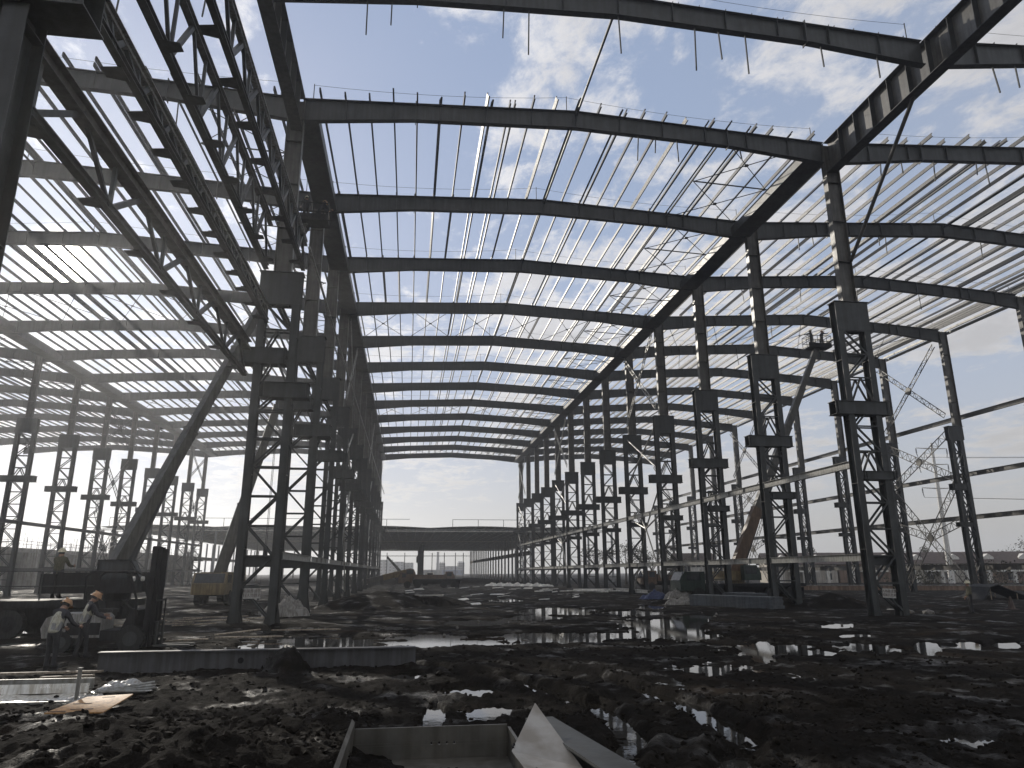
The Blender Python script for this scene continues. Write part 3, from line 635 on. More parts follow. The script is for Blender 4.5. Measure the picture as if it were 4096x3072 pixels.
# ------------------------------------------------------------------ people
def skinned(verts, edges, rad, root, sub=1):
    me = bpy.data.meshes.new('tmp'); me.from_pydata([tuple(v) for v in verts], edges, []); o = bpy.data.objects.new('tmp', me); COL.objects.link(o)
    sm = o.modifiers.new('s', 'SKIN'); sm.use_smooth_shade = True
    for i, r in enumerate(rad):
        d = me.skin_vertices[0].data[i]; d.radius = r if isinstance(r, tuple) else (r, r); d.use_root = (i == root)
    if sub: ss = o.modifiers.new('d', 'SUBSURF'); ss.levels = sub
    dg = bpy.context.evaluated_depsgraph_get(); out = bpy.data.meshes.new_from_object(o.evaluated_get(dg)); bpy.data.objects.remove(o); bpy.data.meshes.remove(me); return out
def person(loc, rz, label, lean=0., head=0., arms=((.25, .3), (.25, .3)), step=.0, jacket='jacket', trousers='trousers', helmet='helmet_o', vest=False, scale=1., group=None):
    """facing local +Y; lean bends the trunk forward, arms=((shoulder swing, elbow bend) left, right)"""
    V = {}; Rad = {}
    rl = Matrix.Rotation(-lean, 3, 'X'); piv = Vector((0, 0, .95))
    def up(p): return piv + rl @ (Vector(p) - piv)
    def put(n, p, r): V[n] = Vector(p); Rad[n] = r
    put('pelvis', (0, 0, .95), (.165, .125)); put('spine', up((0, .01, 1.16)), (.15, .12)); put('chest', up((0, 0, 1.37)), (.175, .125)); put('neck', up((0, .005, 1.5)), .062)
    hb = up((0, .02, 1.53)); rh = Matrix.Rotation(-(lean + head), 3, 'X')
    put('skull', hb + rh @ Vector((0, .015, .09)), (.082, .095)); put('crown', hb + rh @ Vector((0, .005, .165)), (.07, .08)); put('nose', hb + rh @ Vector((0, .115, .07)), .016); put('chin', hb + rh @ Vector((0, .06, .02)), .045)
    E_ = [('pelvis', 'spine'), ('spine', 'chest'), ('chest', 'neck'), ('neck', 'skull'), ('skull', 'crown'), ('skull', 'nose'), ('skull', 'chin')]
    for s, sd in ((-1, 'l'), (1, 'r')):
        put(sd + 'ear', hb + rh @ Vector((s * .088, .01, .085)), .018); E_.append(('skull', sd + 'ear'))
        sw, eb = arms[0 if s < 0 else 1]
        sh = up((s * .2, 0, 1.41)); put(sd + 'sh', sh, .078)
        a1 = sw; el = sh + Vector((s * .05, math.sin(a1) * .29, -math.cos(a1) * .29)); put(sd + 'el', el, .055)
        a2 = sw + eb; wr = el + Vector((-s * .02, math.sin(a2) * .25, -math.cos(a2) * .25)); put(sd + 'wr', wr, .036)
        dr = Vector((0, math.sin(a2 + .15), -math.cos(a2 + .15))); pn = Vector((0, math.cos(a2), math.sin(a2)))
        pm = wr + dr * .075; put(sd + 'pm', pm, (.04, .022)); E_ += [('chest', sd + 'sh'), (sd + 'sh', sd + 'el'), (sd + 'el', sd + 'wr'), (sd + 'wr', sd + 'pm')]
        for f in range(4):
            off = pn * (.03 - .02 * f); ln = (.045, .052, .048, .038)[f]
            put(f'{sd}f{f}a', pm + dr * .04 + off, .0095); put(f'{sd}f{f}b', pm + dr * (.04 + ln) + off - Vector((s * .022, 0, 0)), .008)
            E_ += [(sd + 'pm', f'{sd}f{f}a'), (f'{sd}f{f}a', f'{sd}f{f}b')]
        put(sd + 'tha', wr + dr * .05 + pn * .042, .011); put(sd + 'thb', wr + dr * .095 + pn * .06, .009); E_ += [(sd + 'pm', sd + 'tha'), (sd + 'tha', sd + 'thb')]
        st = step * s
        put(sd + 'hip', (s * .1, 0, .9), (.1, .105)); put(sd + 'kn', (s * .115, .03 + st * .5, .5), .066); put(sd + 'an', (s * .12, st, .1), .05); put(sd + 'toe', (s * .135, st + .17, .045), (.045, .035)); put(sd + 'heel', (s * .12, st - .05, .05), .04)
        E_ += [('pelvis', sd + 'hip'), (sd + 'hip', sd + 'kn'), (sd + 'kn', sd + 'an'), (sd + 'an', sd + 'toe'), (sd + 'an', sd + 'heel')]
    names = list(V); idx = {n: i for i, n in enumerate(names)}
    me = skinned([V[n] for n in names], [(idx[a], idx[b]) for a, b in E_], [Rad[n] for n in names], idx['pelvis'])
    for q in (jacket, trousers, 'skin', 'rubber'): me.materials.append(M[q])
    segs = []
    for a, b in E_:
        c = b[1:] if b[0] in 'lr' and b not in ('neck',) else b
        if b in ('skull', 'crown', 'nose', 'chin', 'lear', 'rear') or c in ('pm', 'tha', 'thb') or c.startswith('f'): mi = 2
        elif c in ('toe', 'heel'): mi = 3
        elif c in ('hip', 'kn', 'an'): mi = 1
        else: mi = 0
        segs.append((V[a], V[b], mi))
    for p in me.polygons:
        c = p.center; best = 9; bm_ = 0
        for a, b, mi in segs:
            d = b - a; t = max(0, min(1, (c - a).dot(d) / d.length_squared)); q = (c - a - d * t).length
            if q < best: best = q; bm_ = mi
        if bm_ == 0 and c.z < .93: bm_ = 1
        p.material_index = bm_; p.use_smooth = True
    t = thing('person', loc, label, 'person', group, rz); t.scale = (scale,) * 3
    link('body', me, parent=t)
    m = MB(); m.dome((0, 0, 0), .093, .105, .1, 14, 4, -.35); o = m.obj('hair', 'hair', t, smooth=True); o.matrix_local = Matrix.Translation(hb + rh @ Vector((0, -.008, .085))) @ rh.to_4x4()
    if helmet:
        m = MB(); m.dome((0, 0, 0), .125, .145, .135, 16, 6, 0); m.add([(.125 * 1.12 * math.cos(a), .145 * 1.2 * math.sin(a) + (.035 if math.sin(a) > .3 else 0), -.012) for a in [i * math.pi / 10 for i in range(20)]] + [(.12 * math.cos(a), .14 * math.sin(a), .01) for a in [i * math.pi / 10 for i in range(20)]], [(i, (i + 1) % 20, 20 + (i + 1) % 20, 20 + i) for i in range(20)])
        m.box(-.012, .012, -.11, .11, .1, .142); o = m.obj('helmet', helmet, t, smooth=True); o.matrix_local = Matrix.Translation(hb + rh @ Vector((0, .005, .125))) @ rh.to_4x4()
    if vest:
        vv = [up((0, 0, .86)), up((0, .01, 1.12)), up((0, 0, 1.36)), up((-.13, 0, 1.45)), up((.13, 0, 1.45))]
        vm = skinned(vv, [(0, 1), (1, 2), (2, 3), (2, 4)], [(.19, .15), (.182, .148), (.2, .152), (.08, .1), (.08, .1)], 1)
        vm.materials.append(M['vest']); vm.materials.append(M['band'])
        for p in vm.polygons:
            z = (rl.transposed() @ (p.center - piv) + piv).z; p.material_index = 1 if (1.02 < z < 1.08) else 0; p.use_smooth = True
        link('vest', vm, parent=t)
    return t
gz = H1(-9.0, 20.8)
person((-9.0, 20.8, gz), R(-25), 'worker in pale vest and orange helmet with his back to the camera behind forklift', lean=.28, head=.25, arms=((.5, .5), (.55, .6)), vest=True)
gz = H1(-8.78, 22.0)
person((-8.78, 22.0, gz), R(-55), 'worker in open pale vest and orange helmet leaning over beside forklift', lean=.2, head=.3, arms=((.65, .7), (.5, .7)), step=.1, vest=True)
gz = H1(30.3, 36.3)
person((30.3, 36.3, gz), R(70), 'worker in white helmet and dark trousers standing alone right of first right column', arms=((.25, .5), (.1, .3)), jacket='olive', helmet='helmet_w', scale=.97)
gz = H1(15.0, 118)
person((15.0, 118, gz), R(80), 'tiny distant worker walking past the bright white sheets', step=.16, helmet=None)

# ------------------------------------------------------------------ forklift
def wheel(parent, c, r, w, axis=(0, 1, 0), hub='steel'):
    c = Vector(c); o = MB().disc((0, 0, 0), axis, r, w, 24)
    for i in range(16):
        a = 2 * math.pi * i / 16; e1 = Vector(axis).cross(Vector((0, 0, 1))).normalized(); d = e1 * math.cos(a) + Vector((0, 0, 1)) * math.sin(a)
        o.obox(d * (r + .008), (Vector(axis), d, Vector(axis).cross(d)), (w * .46, .012, r * .09))
    t = o.obj('wheel', 'rubber', parent, c); b = MB(); b.disc((0, 0, 0), axis, r * .55, w * 1.06, 16); b.disc((0, 0, 0), axis, r * .2, w * 1.2, 10); b.obj('rim', hub, t); return t
z0 = H1(-9, 24.5) - .05
fk = thing('forklift', (-9.2, 24.6, z0), 'mud-spattered forklift with tall mast and rounded pale counterweight beside two workers', 'forklift')
m = MB(); m.prism([(-1.55, .42), (-1.62, .7), (-1.5, 1.0), (-1.2, 1.12), (-.1, 1.12), (.05, .98), (.05, .42)], 'y', -.52, .52); m.obj('counterweight', 'cw', fk)
m = MB(); m.box(.052, 1.0, -.5, .5, .32, .62); m.box(-.9, .05, -.535, -.522, .5, .85); m.prism([(.6, .62), (1.0, .62), (1.05, 1.2), (.85, 1.25)], 'y', -.45, .45); m.obj('body', 'dark', fk)
m = MB(); m.prism([(-.25, 1.13), (.25, 1.13), (.25, 1.22), (-.15, 1.24), (-.3, 1.75), (-.4, 1.75)], 'y', -.25, .25); m.obj('seat', 'rubber', fk)
m = MB()
for y in (-.5, .5): m.path([(-.45, y, 1.12), (-.55, y, 2.2), (-.4, y, 2.34), (.55, y, 2.34), (.72, y, 2.25), (.98, y, 1.5), (1.02, y, .62)], .035, 8)
for x in (-.4, -.2, 0, .2, .4, .55): m.tube((x, -.5, 2.34), (x, .5, 2.34), .022, 6)
m.obj('overhead_guard', 'dark', fk)
m = MB(); m.tube((.72, 0, 1.2), (.5, 0, 1.42), .025, 6)
m.path([(.5 + .11 * math.cos(a), .17 * math.sin(a), 1.42 + .1 * math.cos(a)) for a in [i * math.pi / 7 for i in range(15)]], .016, 6); m.obj('steering_wheel', 'rubber', fk)
for y in (-.36, .36):
    m = MB(); m.channel((1.3, y, .12), (1.3, y, 3.1), .16, .1, .02, (1, 0, 0), -1 if y > 0 else 1); m.channel((1.42, y * .8, .14), (1.42, y * .8, 3.05), .12, .08, .02, (1, 0, 0)); m.obj('mast_rail', 'dark', fk)
m = MB()
for z in (.6, 1.75, 3.02): m.box(1.24, 1.3, -.36, .36, z, z + .1)
m.tube((1.34, 0, .2), (1.34, 0, 2.7), .05, 8); m.tube((1.2, .2, .9), (.95, .2, .75), .045, 8); m.obj('mast_frame', 'dark', fk)
m = MB()
for z in (.35, .75): m.box(1.5, 1.56, -.5, .5, z, z + .1)
for y in (-.48, -.16, .16, .48): m.box(1.52, 1.55, y - .02, y + .02, .85, 1.45)
m.box(1.52, 1.55, -.5, .5, 1.45, 1.5); m.obj('carriage', 'dark', fk)
for y in (-.28, .28): m = MB(); m.box(1.57, 1.62, y - .06, y + .06, .12, .85); m.box(1.62, 2.6, y - .06, y + .06, .12, .165); m.obj('fork', 'steel', fk)
for x, r in ((-1.0, .3), (.95, .38)):
    for y in (-.48, .48): wheel(fk, (x, y, r), r, .22)
for y in (-.4, .4): m = MB(); m.disc((.78, y, 2.12), (1, 0, 0), .07, .08, 12); m.obj('headlight', 'white', fk)

# ------------------------------------------------------------------ truck cranes
def crane(loc, rz, label, boom_to, chassis, body='yellow', boomc='yellow', sect=4, bw=.85, basket=False, rope=False, tail=1.6, det=True, cabm='white', low=1.25):
    """chassis=(x0,x1) extent along local X about the boom pivot; boom_to is the tip in world space"""
    t = thing('truck_crane', loc, label, 'crane', None, rz)
    x0, x1 = chassis
    m = MB(); m.box(x0 + 2.2, x1, -1.2, 1.2, 1.05, 1.3); m.box(x0 + 2.2, x1 - .2, -.55, .55, .6, 1.05)
    for x in (x0 + 2.8, x1 - .5): m.box(x - .12, x + .12, -1.5, 1.5, .7, 1.0); [m.box(x - .08, x + .08, s * 1.42 - .08, s * 1.42 + .08, .02, .9) for s in (-1, 1)]
    m.obj('chassis', 'dark' if body != 'yellow' else 'dark', t)
    m = MB(); m.prism([(x0, .75), (x0, 1.5), (x0 + .35, 2.25), (x0 + 2.1, 2.25), (x0 + 2.1, .75)], 'y', -1.15, 1.15); c = m.obj('driver_cab', cabm, t)
    m = MB(); m.prism([(x0 + .02, 1.55), (x0 + .36, 2.18), (x0 + .3, 2.2), (x0 - .03, 1.57)], 'y', -1.0, 1.0)
    for s in (-1, 1): m.box(x0 + .55, x0 + 1.7, s * 1.16 - .01, s * 1.16 + .01, 1.55, 2.12)
    m.obj('window', 'glass', c)
    for f in (.14, .3, .72, .88):
        x = x0 + (x1 - x0) * f
        for s in (-1, 1): wheel(t, (x, s * 1.02, .5), .5, .36, hub='dark')
    m = MB(); m.disc((0, 0, 1.42), (0, 0, 1), .8, .24, 20); m.box(-tail, 1.4, -.95, -.5, 1.55, 2.0 + .3); m.box(-tail, 1.4, .5, .95, 1.55, 2.3); m.box(-tail, .9, -.5, .5, 1.55, 1.75); m.box(-tail - .5, -tail, -1.1, 1.1, 1.55, 2.25)
    m.obj('turntable_body', body, t)
    m = MB(); m.prism([(.1, 1.56), (.1, 2.75), (1.2, 2.75), (1.55, 2.1), (1.55, 1.56)], 'y', -1.6, -.98); u = m.obj('operator_cab', cabm, t)
    m = MB(); m.box(.2, 1.2, -1.615, -1.602, 2.05, 2.65); m.prism([(1.23, 2.7), (1.56, 2.12), (1.57, 2.14), (1.25, 2.72)], 'y', -1.5, -1.05); m.obj('window', 'glass', u)
    Mi = (Matrix.Translation(loc) @ Matrix.Rotation(rz, 4, 'Z')).inverted(); tip = Mi @ Vector(boom_to); p0 = Vector((0, 0, 2.3))
    d = (tip - p0); L = d.length; dn = d.normalized(); a = -.7
    p_back = p0 - dn * .9
    bo = None
    for i in range(sect):
        s0 = -.9 if i == 0 else L * (.05 + .85 * i / sect); s1 = L * (.08 + .92 * (i + 1) / sect); w = bw * (1 - .11 * i)
        m = MB(); pa, pb = p0 + dn * s0, p0 + dn * s1
        m.bar(pa, pb, w * .72, w); m.bar(pb - dn * .12, pb + dn * .0, w * .72 + .05, w + .06)
        o = m.obj('boom_section', boomc if i == 0 else ('boom_grey' if boomc != 'boom_grey' else 'boom_grey'), t)
    m = MB(); side = dn.cross(Vector((0, 0, 1))).normalized(); upv = side.cross(dn)
    m.tube(Vector((0, 0, 1.7)) + Vector((dn.x, dn.y, 0)) * .9, p0 + dn * (L * .22) - upv * bw * .5, .14, 10); m.tube(p0 + dn * (L * .12) - upv * bw * .62, p0 + dn * (L * .22) - upv * bw * .5, .09, 10); m.obj('lift_cylinder', 'steel', t)
    m = MB(); m.disc(tip + dn * .25, side, .25, .1, 14); m.obox(tip + dn * .1, (side, dn, upv), (.16, .35, bw * .25)); m.obj('boom_head', 'dark', t)
    if rope:
        m = MB()
        for q in (-.25, .25): m.tube(tip + dn * .3 + Vector((q, 0, 0)), Vector((tip.x + q, tip.y, 4.2)), .022, 5)
        m.obj('hoist_rope', 'cable', t)
        m = MB(); m.box(tip.x - .3, tip.x + .3, tip.y - .12, tip.y + .12, 3.5, 4.2); m.path([(tip.x, tip.y, 3.5), (tip.x, tip.y, 3.25), (tip.x + .14, tip.y, 3.1), (tip.x + .02, tip.y, 2.95), (tip.x - .14, tip.y, 3.05)], .04, 6); m.obj('hook_block', 'dark', t)
    if basket:
        b = tip + Vector((.2, 0, .25)); m = MB(); m.box(b.x - 1.1, b.x + 1.1, b.y - .55, b.y + .55, b.z - .05, b.z)
        for z in (.5, 1.05):
            for s in (-.55, .55): m.tube((b.x - 1.1, b.y + s, b.z + z), (b.x + 1.1, b.y + s, b.z + z), .03, 6)
            for s in (-1.1, 1.1): m.tube((b.x + s, b.y - .55, b.z + z), (b.x + s, b.y + .55, b.z + z), .03, 6)
        for i in range(6):
            for s in (-.55, .55): x = b.x - 1.1 + 2.2 * i / 5; m.tube((x, b.y + s, b.z), (x, b.y + s, b.z + 1.08), .025, 6)
        m.box(b.x - 1.1, b.x + 1.1, b.y - .57, b.y - .555, b.z, b.z + .35); m.box(b.x - .5, b.x + .1, b.y + .3, b.y + .5, b.z + .02, b.z + .7)
        m.obj('work_basket', 'dark', t)
        return t, (Matrix.Translation(loc) @ Matrix.Rotation(rz, 4, 'Z')) @ b
    return t, tip
c1, b1 = crane((-11.4, 30.3, H1(-11.4, 30.3)), 0, 'truck crane behind the forklift with long dusty boom rising through the left column row', (-6.75, 40.2, 22.5), (-12.6, 1.0), 'dark', 'boom_grey', 4, .52, basket=True, tail=1.5, cabm='dark')
person((b1.x - .3, b1.y, b1.z), R(20), 'worker standing in the basket high beside the left column row', arms=((.9, .8), (1.2, .5)), helmet='helmet_w')
person((b1.x + .45, b1.y + .1, b1.z), R(-60), 'second worker crouched right in the basket high on the left column row', lean=.5, arms=((1.0, .5), (.8, .5)))
m = MB()
for x in (-3.6, -1.7, .2, 2.1): m.tube((x, -1.15, 0), (x, -1.15, 1.05), .025, 6)
for z in (.5, 1.03): m.tube((-4.5, -1.15, z), (2.1, -1.15, z), .022, 6)
dk = thing('deck_railing', (-13.5, 30.3, H1(-11.4, 30.3) + 1.31), 'thin guard railing along the deck of the crane behind the forklift', 'railing'); m.obj('rail', 'steel', dk)
person((-13.15, 30.0, H1(-11.4, 30.3) + 1.31), R(-10), 'worker in pale helmet and dark coat standing on the crane deck at far left', arms=((.7, .9), (.6, .9)), jacket='olive', helmet='helmet_w', scale=1.06)
crane((-13.9, 57, H1(-13.9, 57)), R(90), 'yellow truck crane seen end-on left of first left column, hook hanging from its boom', (-10.9, 58, 15.4), (-2.6, 8.5), 'yellow', 'boom_grey', 3, .75, rope=True, tail=1.4, cabm='yellow')
c3, b3 = crane((27.0, 58, H1(27, 58)), 0, 'crane on green carrier with yellow body and orange boom lifting a basket, right span', (36.7, 58, 22.0), (-5.2, 5.6), 'yellow', 'orange', 5, .85, basket=True, tail=1.0, cabm='green')
person((b3.x - .5, b3.y, b3.z), R(30), 'worker in the raised basket under the right roof, nearer the boom', arms=((1.2, .6), (.9, .6)), helmet='helmet_w')
person((b3.x + .5, b3.y, b3.z), R(-80), 'worker in the raised basket under the right roof, at its far end', lean=.2, arms=((1.9, .4), (1.5, .4)))
crane((-1.4, 152, 0), R(180), 'small distant crane with short boom tilted left at the far opening', (-4.0, 150, 5.0), (-7, 1.2), 'yellow', 'boom_grey', 3, .45, tail=1.2)
crane((-.4, 112, 0), 0, 'distant yellow crane with its boom lowered and pale top, centre of the far opening', (-6.5, 110.5, .9), (-1, 8.5), 'yellow', 'yellow', 2, .8, tail=1.2, cabm='orange')
def truck(loc, rz, label, c):
    t = thing('flatbed_truck', loc, label, 'truck', None, rz)
    m = MB(); m.box(-3.2, 2.0, -1.15, 1.15, .95, 1.1); m.box(-3.2, 3.4, -.4, .4, .6, .95); m.obj('chassis', 'dark', t)
    m = MB(); m.box(-3.2, 2.0, -1.2, -1.15, 1.1, 1.85); m.box(-3.2, 2.0, 1.15, 1.2, 1.1, 1.85); m.box(-3.25, -3.2, -1.2, 1.2, 1.1, 1.85); m.box(2.0, 2.05, -1.2, 1.2, 1.1, 2.0)
    for i in range(8): m.box(-3.1 + i * .7, -3.02 + i * .7, -1.24, -1.2, 1.1, 1.85)
    m.obj('cargo_bed', c, t)
    m = MB(); m.prism([(2.15, .7), (2.15, 2.4), (3.3, 2.4), (3.75, 1.6), (3.8, .7)], 'y', -1.1, 1.1); k = m.obj('driver_cab', c, t)
    m = MB(); m.box(2.4, 3.2, -1.115, -1.102, 1.6, 2.25); m.box(2.4, 3.2, 1.102, 1.115, 1.6, 2.25); m.prism([(3.33, 2.35), (3.74, 1.65), (3.76, 1.66), (3.35, 2.37)], 'y', -1, 1); m.obj('window', 'glass', k)
    for x in (-2.4, -1.4, 2.9):
        for s in (-1, 1): wheel(t, (x, s * .95, .48), .48, .3, hub='dark')
truck((4.4, 130, 0), 0, 'distant orange-brown flatbed truck parked before the far hall opening', 'orange')
truck((33.5, 92, 0), R(190), 'rusty orange flatbed truck seen between the right columns in the distance', 'orange')
# ------------------------------------------------------------------ foreground steel pieces
t = thing('steel_trough', (0, 0, .0), 'open plate girder piece lying flat at the bottom centre holding rainwater', 'girder piece')
m = MB(); m.box(-.56, 1.24, 5.2, 9.2, .16, .185); m.obj('web', 'steel_b', t)
m = MB(); m.prism([(-.60, .03), (-.565, .03), (-.565, .58), (-.60, .62)], 'y', 5.2, 9.32); m.obj('flange', 'steel_b', t)
m = MB(); m.prism([(1.245, .03), (1.28, .03), (1.28, .5), (1.245, .5)], 'y', 5.2, 9.22); m.obj('flange', 'steel_b', t)
m = MB(); bm_z = [(.106, .34), (.37, .5)]
xs = [-.56] + [q for c in (.34, .43, .52, .61) for q in (c - .012, c + .012)] + [1.24]
m.box(-.56, 1.24, 9.2, 9.225, .186, .335); m.box(-.56, 1.24, 9.2, 9.225, .365, .53)
for a, b in zip(xs[0::2], xs[1::2]): m.box(a, b, 9.2, 9.225, .336, .364)
m.obj('end_plate', 'steel_b', t)
m = MB()
for c in (.34, .43, .52, .61): m.disc((c, 8.75, .187), (0, 0, 1), .017, .002, 14)
m.obj('bolt_hole_water', 'water', t)
m = MB(); m.add([(-.55, 5.25, .195), (.75, 5.25, .195), (.62, 7.2, .195), (.35, 8.2, .195), (-.1, 8.5, .195), (-.45, 8.4, .195), (-.55, 8.1, .195)], [tuple(range(7))]); m.obj('pooled_water', 'water', t)
t = thing('gusset_plate', (0, 0, 0), 'pale pointed gusset plate standing beside the trough at the bottom centre', 'steel plate')
m = MB(); pl = [Vector(q) for q in ((1.48, 8.6, .86), (1.09, 7.75, .56), (1.14, 7.1, .53), (1.55, 6.7, .4), (1.95, 6.9, .3), (1.73, 7.4, .47))]
nrm = Vector((.2, .45, -.85)) * .014
m.add([q for q in pl] + [q + nrm for q in pl], [(0, 1, 2, 3, 4, 5), (11, 10, 9, 8, 7, 6)] + [(i, i + 6, (i + 1) % 6 + 6, (i + 1) % 6) for i in range(6)]); m.obj('plate', 'plate', t)
m = MB(); [m.disc((1.112 + .016 * i, 7.8 + .04 * i, .585 + .014 * i), (.2, .5, -.8), .012, .02, 10) for i in (0, 1)]; m.obj('bolt', 'dark', t)
m = MB(); m.hbeam((1.62, 9.15, .33), (2.12, 5.4, .33), .55, .34, .03, .03); tag(m.obj('steel_beam', 'steel'), 'dark beam offcut running off the bottom edge behind the pointed plate', 'beam')
t = thing('long_beam', (-3.1, 18.85, .0), 'long grey H-beam lying across the mud in front of the forklift', 'beam')
zb = .02
m = MB(); m.box(-4.0, 3.35, -.012, .012, zb + .03, zb + .47); m.obj('web', 'web', t)
for z in (zb, zb + .47): m = MB(); m.box(-4.0, 3.35, -.13, .13, z, z + .03); m.obj('flange', 'web', t)
m = MB(); m.disc((-.8, -.014, zb + .25), (0, 1, 0), .07, .006, 16); m.obj('bolt_hole', 'dark', t)

# shiny folded sheet tray at the left edge
t = thing('zinc_tray', (-8.0, 14.6, .12), 'bright folded zinc sheet lying at the left edge behind the plywood', 'sheet')
m = MB(); n = 14
vs = [(-2.2 + 4.5 * i / n, -.25 + .5 * j, .02 + .05 * j + .015 * math.sin(i * 1.9 + j * 2)) for j in (0, 1) for i in range(n + 1)] + [(-2.2 + 4.5 * i / n, .27 + .02 * j, .08 + .16 * j) for j in (0, 1) for i in range(n + 1)]
k = n + 1; m.add(vs, [(i + a, i + 1 + a, i + 1 + k + a, i + k + a) for a in (0, 2 * k) for i in range(n)]); m.obj('sheet', 'zinc', t)
m = MB(); m.box(-2.2, 2.28, -.3, -.26, -.06, .03); m.box(-2.2, 2.28, .5, .54, .12, .3); m.obj('edge_strip', 'tube', t)
m = MB(); m.box(2.3, 2.35, -.3, -.25, -.1, .55); m.box(2.29, 2.36, -.31, -.24, .55, .57); m.obj('post', 'tube', t)
# plywood sheet
t = thing('plywood_sheet', (-5.0, 13.32, .0), 'orange plywood sheet with dark slots lying in the mud, lower left', 'plywood')
zc = [H1(-5.26, 12.4) + .12, H1(-4.54, 12.5) + .1, H1(-4.7, 14.3) + .12, H1(-5.45, 14.1) + .12]; zc = [max(.16, q) for q in zc]
cs = [(-.32, -.95), (.46, -.82), (.26, 1.0), (-.42, .8)]
m = MB(); m.add([(x, y, z) for (x, y), z in zip(cs, zc)] + [(x, y, z - .018) for (x, y), z in zip(cs, zc)], [(0, 1, 2, 3), (7, 6, 5, 4), (0, 4, 5, 1), (1, 5, 6, 2), (2, 6, 7, 3), (3, 7, 4, 0)]); m.obj('board', 'ply', t)
def on(u, v):
    a = [zc[0] * (1 - u) + zc[1] * u, zc[3] * (1 - u) + zc[2] * u]; x = (cs[0][0] * (1 - u) + cs[1][0] * u) * (1 - v) + (cs[3][0] * (1 - u) + cs[2][0] * u) * v; y = (cs[0][1] * (1 - u) + cs[1][1] * u) * (1 - v) + (cs[3][1] * (1 - u) + cs[2][1] * u) * v
    return Vector((x, y, a[0] * (1 - v) + a[1] * v + .014))
m = MB()
for u0, u1, v in ((.35, .75, .12), (.15, .5, .45), (.45, .72, .82), (.05, .35, .02)): m.bar(on(u0, v), on(u1, v), .035, .004)
m.obj('slot', 'dark', t)
# rods and clear sheeting
for i, (a, b) in enumerate((((-5.6, 14.9), (-4.85, 15.75)), ((-5.5, 14.75), (-4.72, 15.4)), ((-5.4, 14.6), (-4.6, 15.1)), ((-5.2, 14.5), (-4.7, 14.8)))):
    m = MB(); m.tube((*a, .2 + .02 * i), (*b, .24 - .01 * i), .022, 8); tag(m.obj('metal_rod', 'tube'), 'pale metal rod in the bundle behind the plywood sheet', 'rod', 'pale rods behind the plywood')
def crumple(name, c, rx, ry, h, matn, label, cat, seed, n=30, group=None):
    vs = []; 
    for j in range(n):
        for i in range(n):
            u, v = i / (n - 1) * 2 - 1, j / (n - 1) * 2 - 1; q = max(0, 1 - (u * u + v * v) ** .9)
            z = h * q ** .6 * (1 + .9 * float(fbm(np.array([u * 2.2 + seed]), np.array([v * 2.2]), seed, 4, .65)[0])) + .12 * h * float(lat(np.array([u * 9.]), np.array([v * 9.]), seed)[0])
            vs.append((u * rx * (1 + .12 * math.sin(v * 7 + seed)), v * ry * (1 + .12 * math.sin(u * 6)), max(-.02, z)))
    m = MB(); m.add(vs, [(j * n + i, j * n + i + 1, (j + 1) * n + i + 1, (j + 1) * n + i) for j in range(n - 1) for i in range(n - 1)])
    return tag(m.obj(name, matn, loc=c, smooth=True), label, cat, group)
crumple('plastic_sheet', (-5.35, 15.7, .12), .5, .35, .14, 'plastic', 'crumpled clear plastic lying on the rods behind the plywood', 'plastic', 5)
crumple('plastic_sheet', (-5.5, 14.45, .12), .38, .2, .11, 'plastic', 'smaller crumpled clear plastic between the zinc tray and plywood', 'plastic', 9)
t = thing('covered_pile', (-6.4, 41.2, H1(-6.4, 41.2) - .05), 'pile under a torn pale tarpaulin between first and second left columns', 'tarpaulin pile')
m = MB(); m.box(-1.0, .9, -.4, .4, 0, .42); m.box(-.7, .3, -.35, .35, .421, .7); m.obj('pile', 'concrete', t)
o = crumple('tarpaulin', (0, 0, .05), 1.15, .6, .82, 'tarp', None, None, 3); o.parent = t; [o.__delitem__(q) for q in list(o.keys())]
# planks and offcuts lying about
PLK = [(-9.5, 36.5), (-8.2, 37.5), (-10.5, 38), (-8.9, 33.2), (-11.3, 35.5), (-12.5, 39), (-9.8, 40.5), (-7.4, 38.6), (-13.5, 42), (-10.2, 33.5), (-12, 34), (-5.5, 27.6), (-6.3, 29.5), (-3.9, 30.2), (-7.2, 26.2), (-8.0, 18.6), (-7.3, 17.8)]
for i, (x, y) in enumerate(PLK):
    L = random.uniform(1.0, 3.2); a = random.uniform(-.5, .5); z = max(H1(x, y), 0) + .06
    m = MB(); m.bar((-L / 2, 0, 0), (L / 2, 0, random.uniform(0, .15)), random.uniform(.1, .22), .04); tag(m.obj('plank', 'wood', loc=(x, y, z), rot=(0, 0, a)), 'weathered timber plank lying on the mud around the left columns', 'plank', 'scattered planks on the left')
for i in range(30):
    x = random.uniform(-2, 20); y = random.uniform(52, 112); s = random.uniform(.25, .8); z = max(H1(x, y), 0) + .05
    m = MB(); m.bar((-s, 0, 0), (s, 0, random.uniform(0, .12)), random.uniform(.2, .5), .05); tag(m.obj('board_scrap', 'white', loc=(x, y, z), rot=(random.uniform(-.1, .25), 0, random.uniform(-.8, .8))), 'small pale board scrap lying on the far mud of the middle span', 'board scrap', 'pale board scraps in the middle distance')
for i in range(14):
    x = random.uniform(-4, 24); y = random.uniform(26, 48); s = random.uniform(.04, .1); z = max(H1(x, y), 0) + s * .3
    m = MB(); m.add([v * s * random.uniform(.75, 1.2) for v in iv], ifc); tag(m.obj('stone', 'stone', loc=(x, y, z), rot=(0, 0, random.uniform(0, 6))), 'pale stone lying on the wet mud of the middle span', 'stone', 'pale stones on the mud')
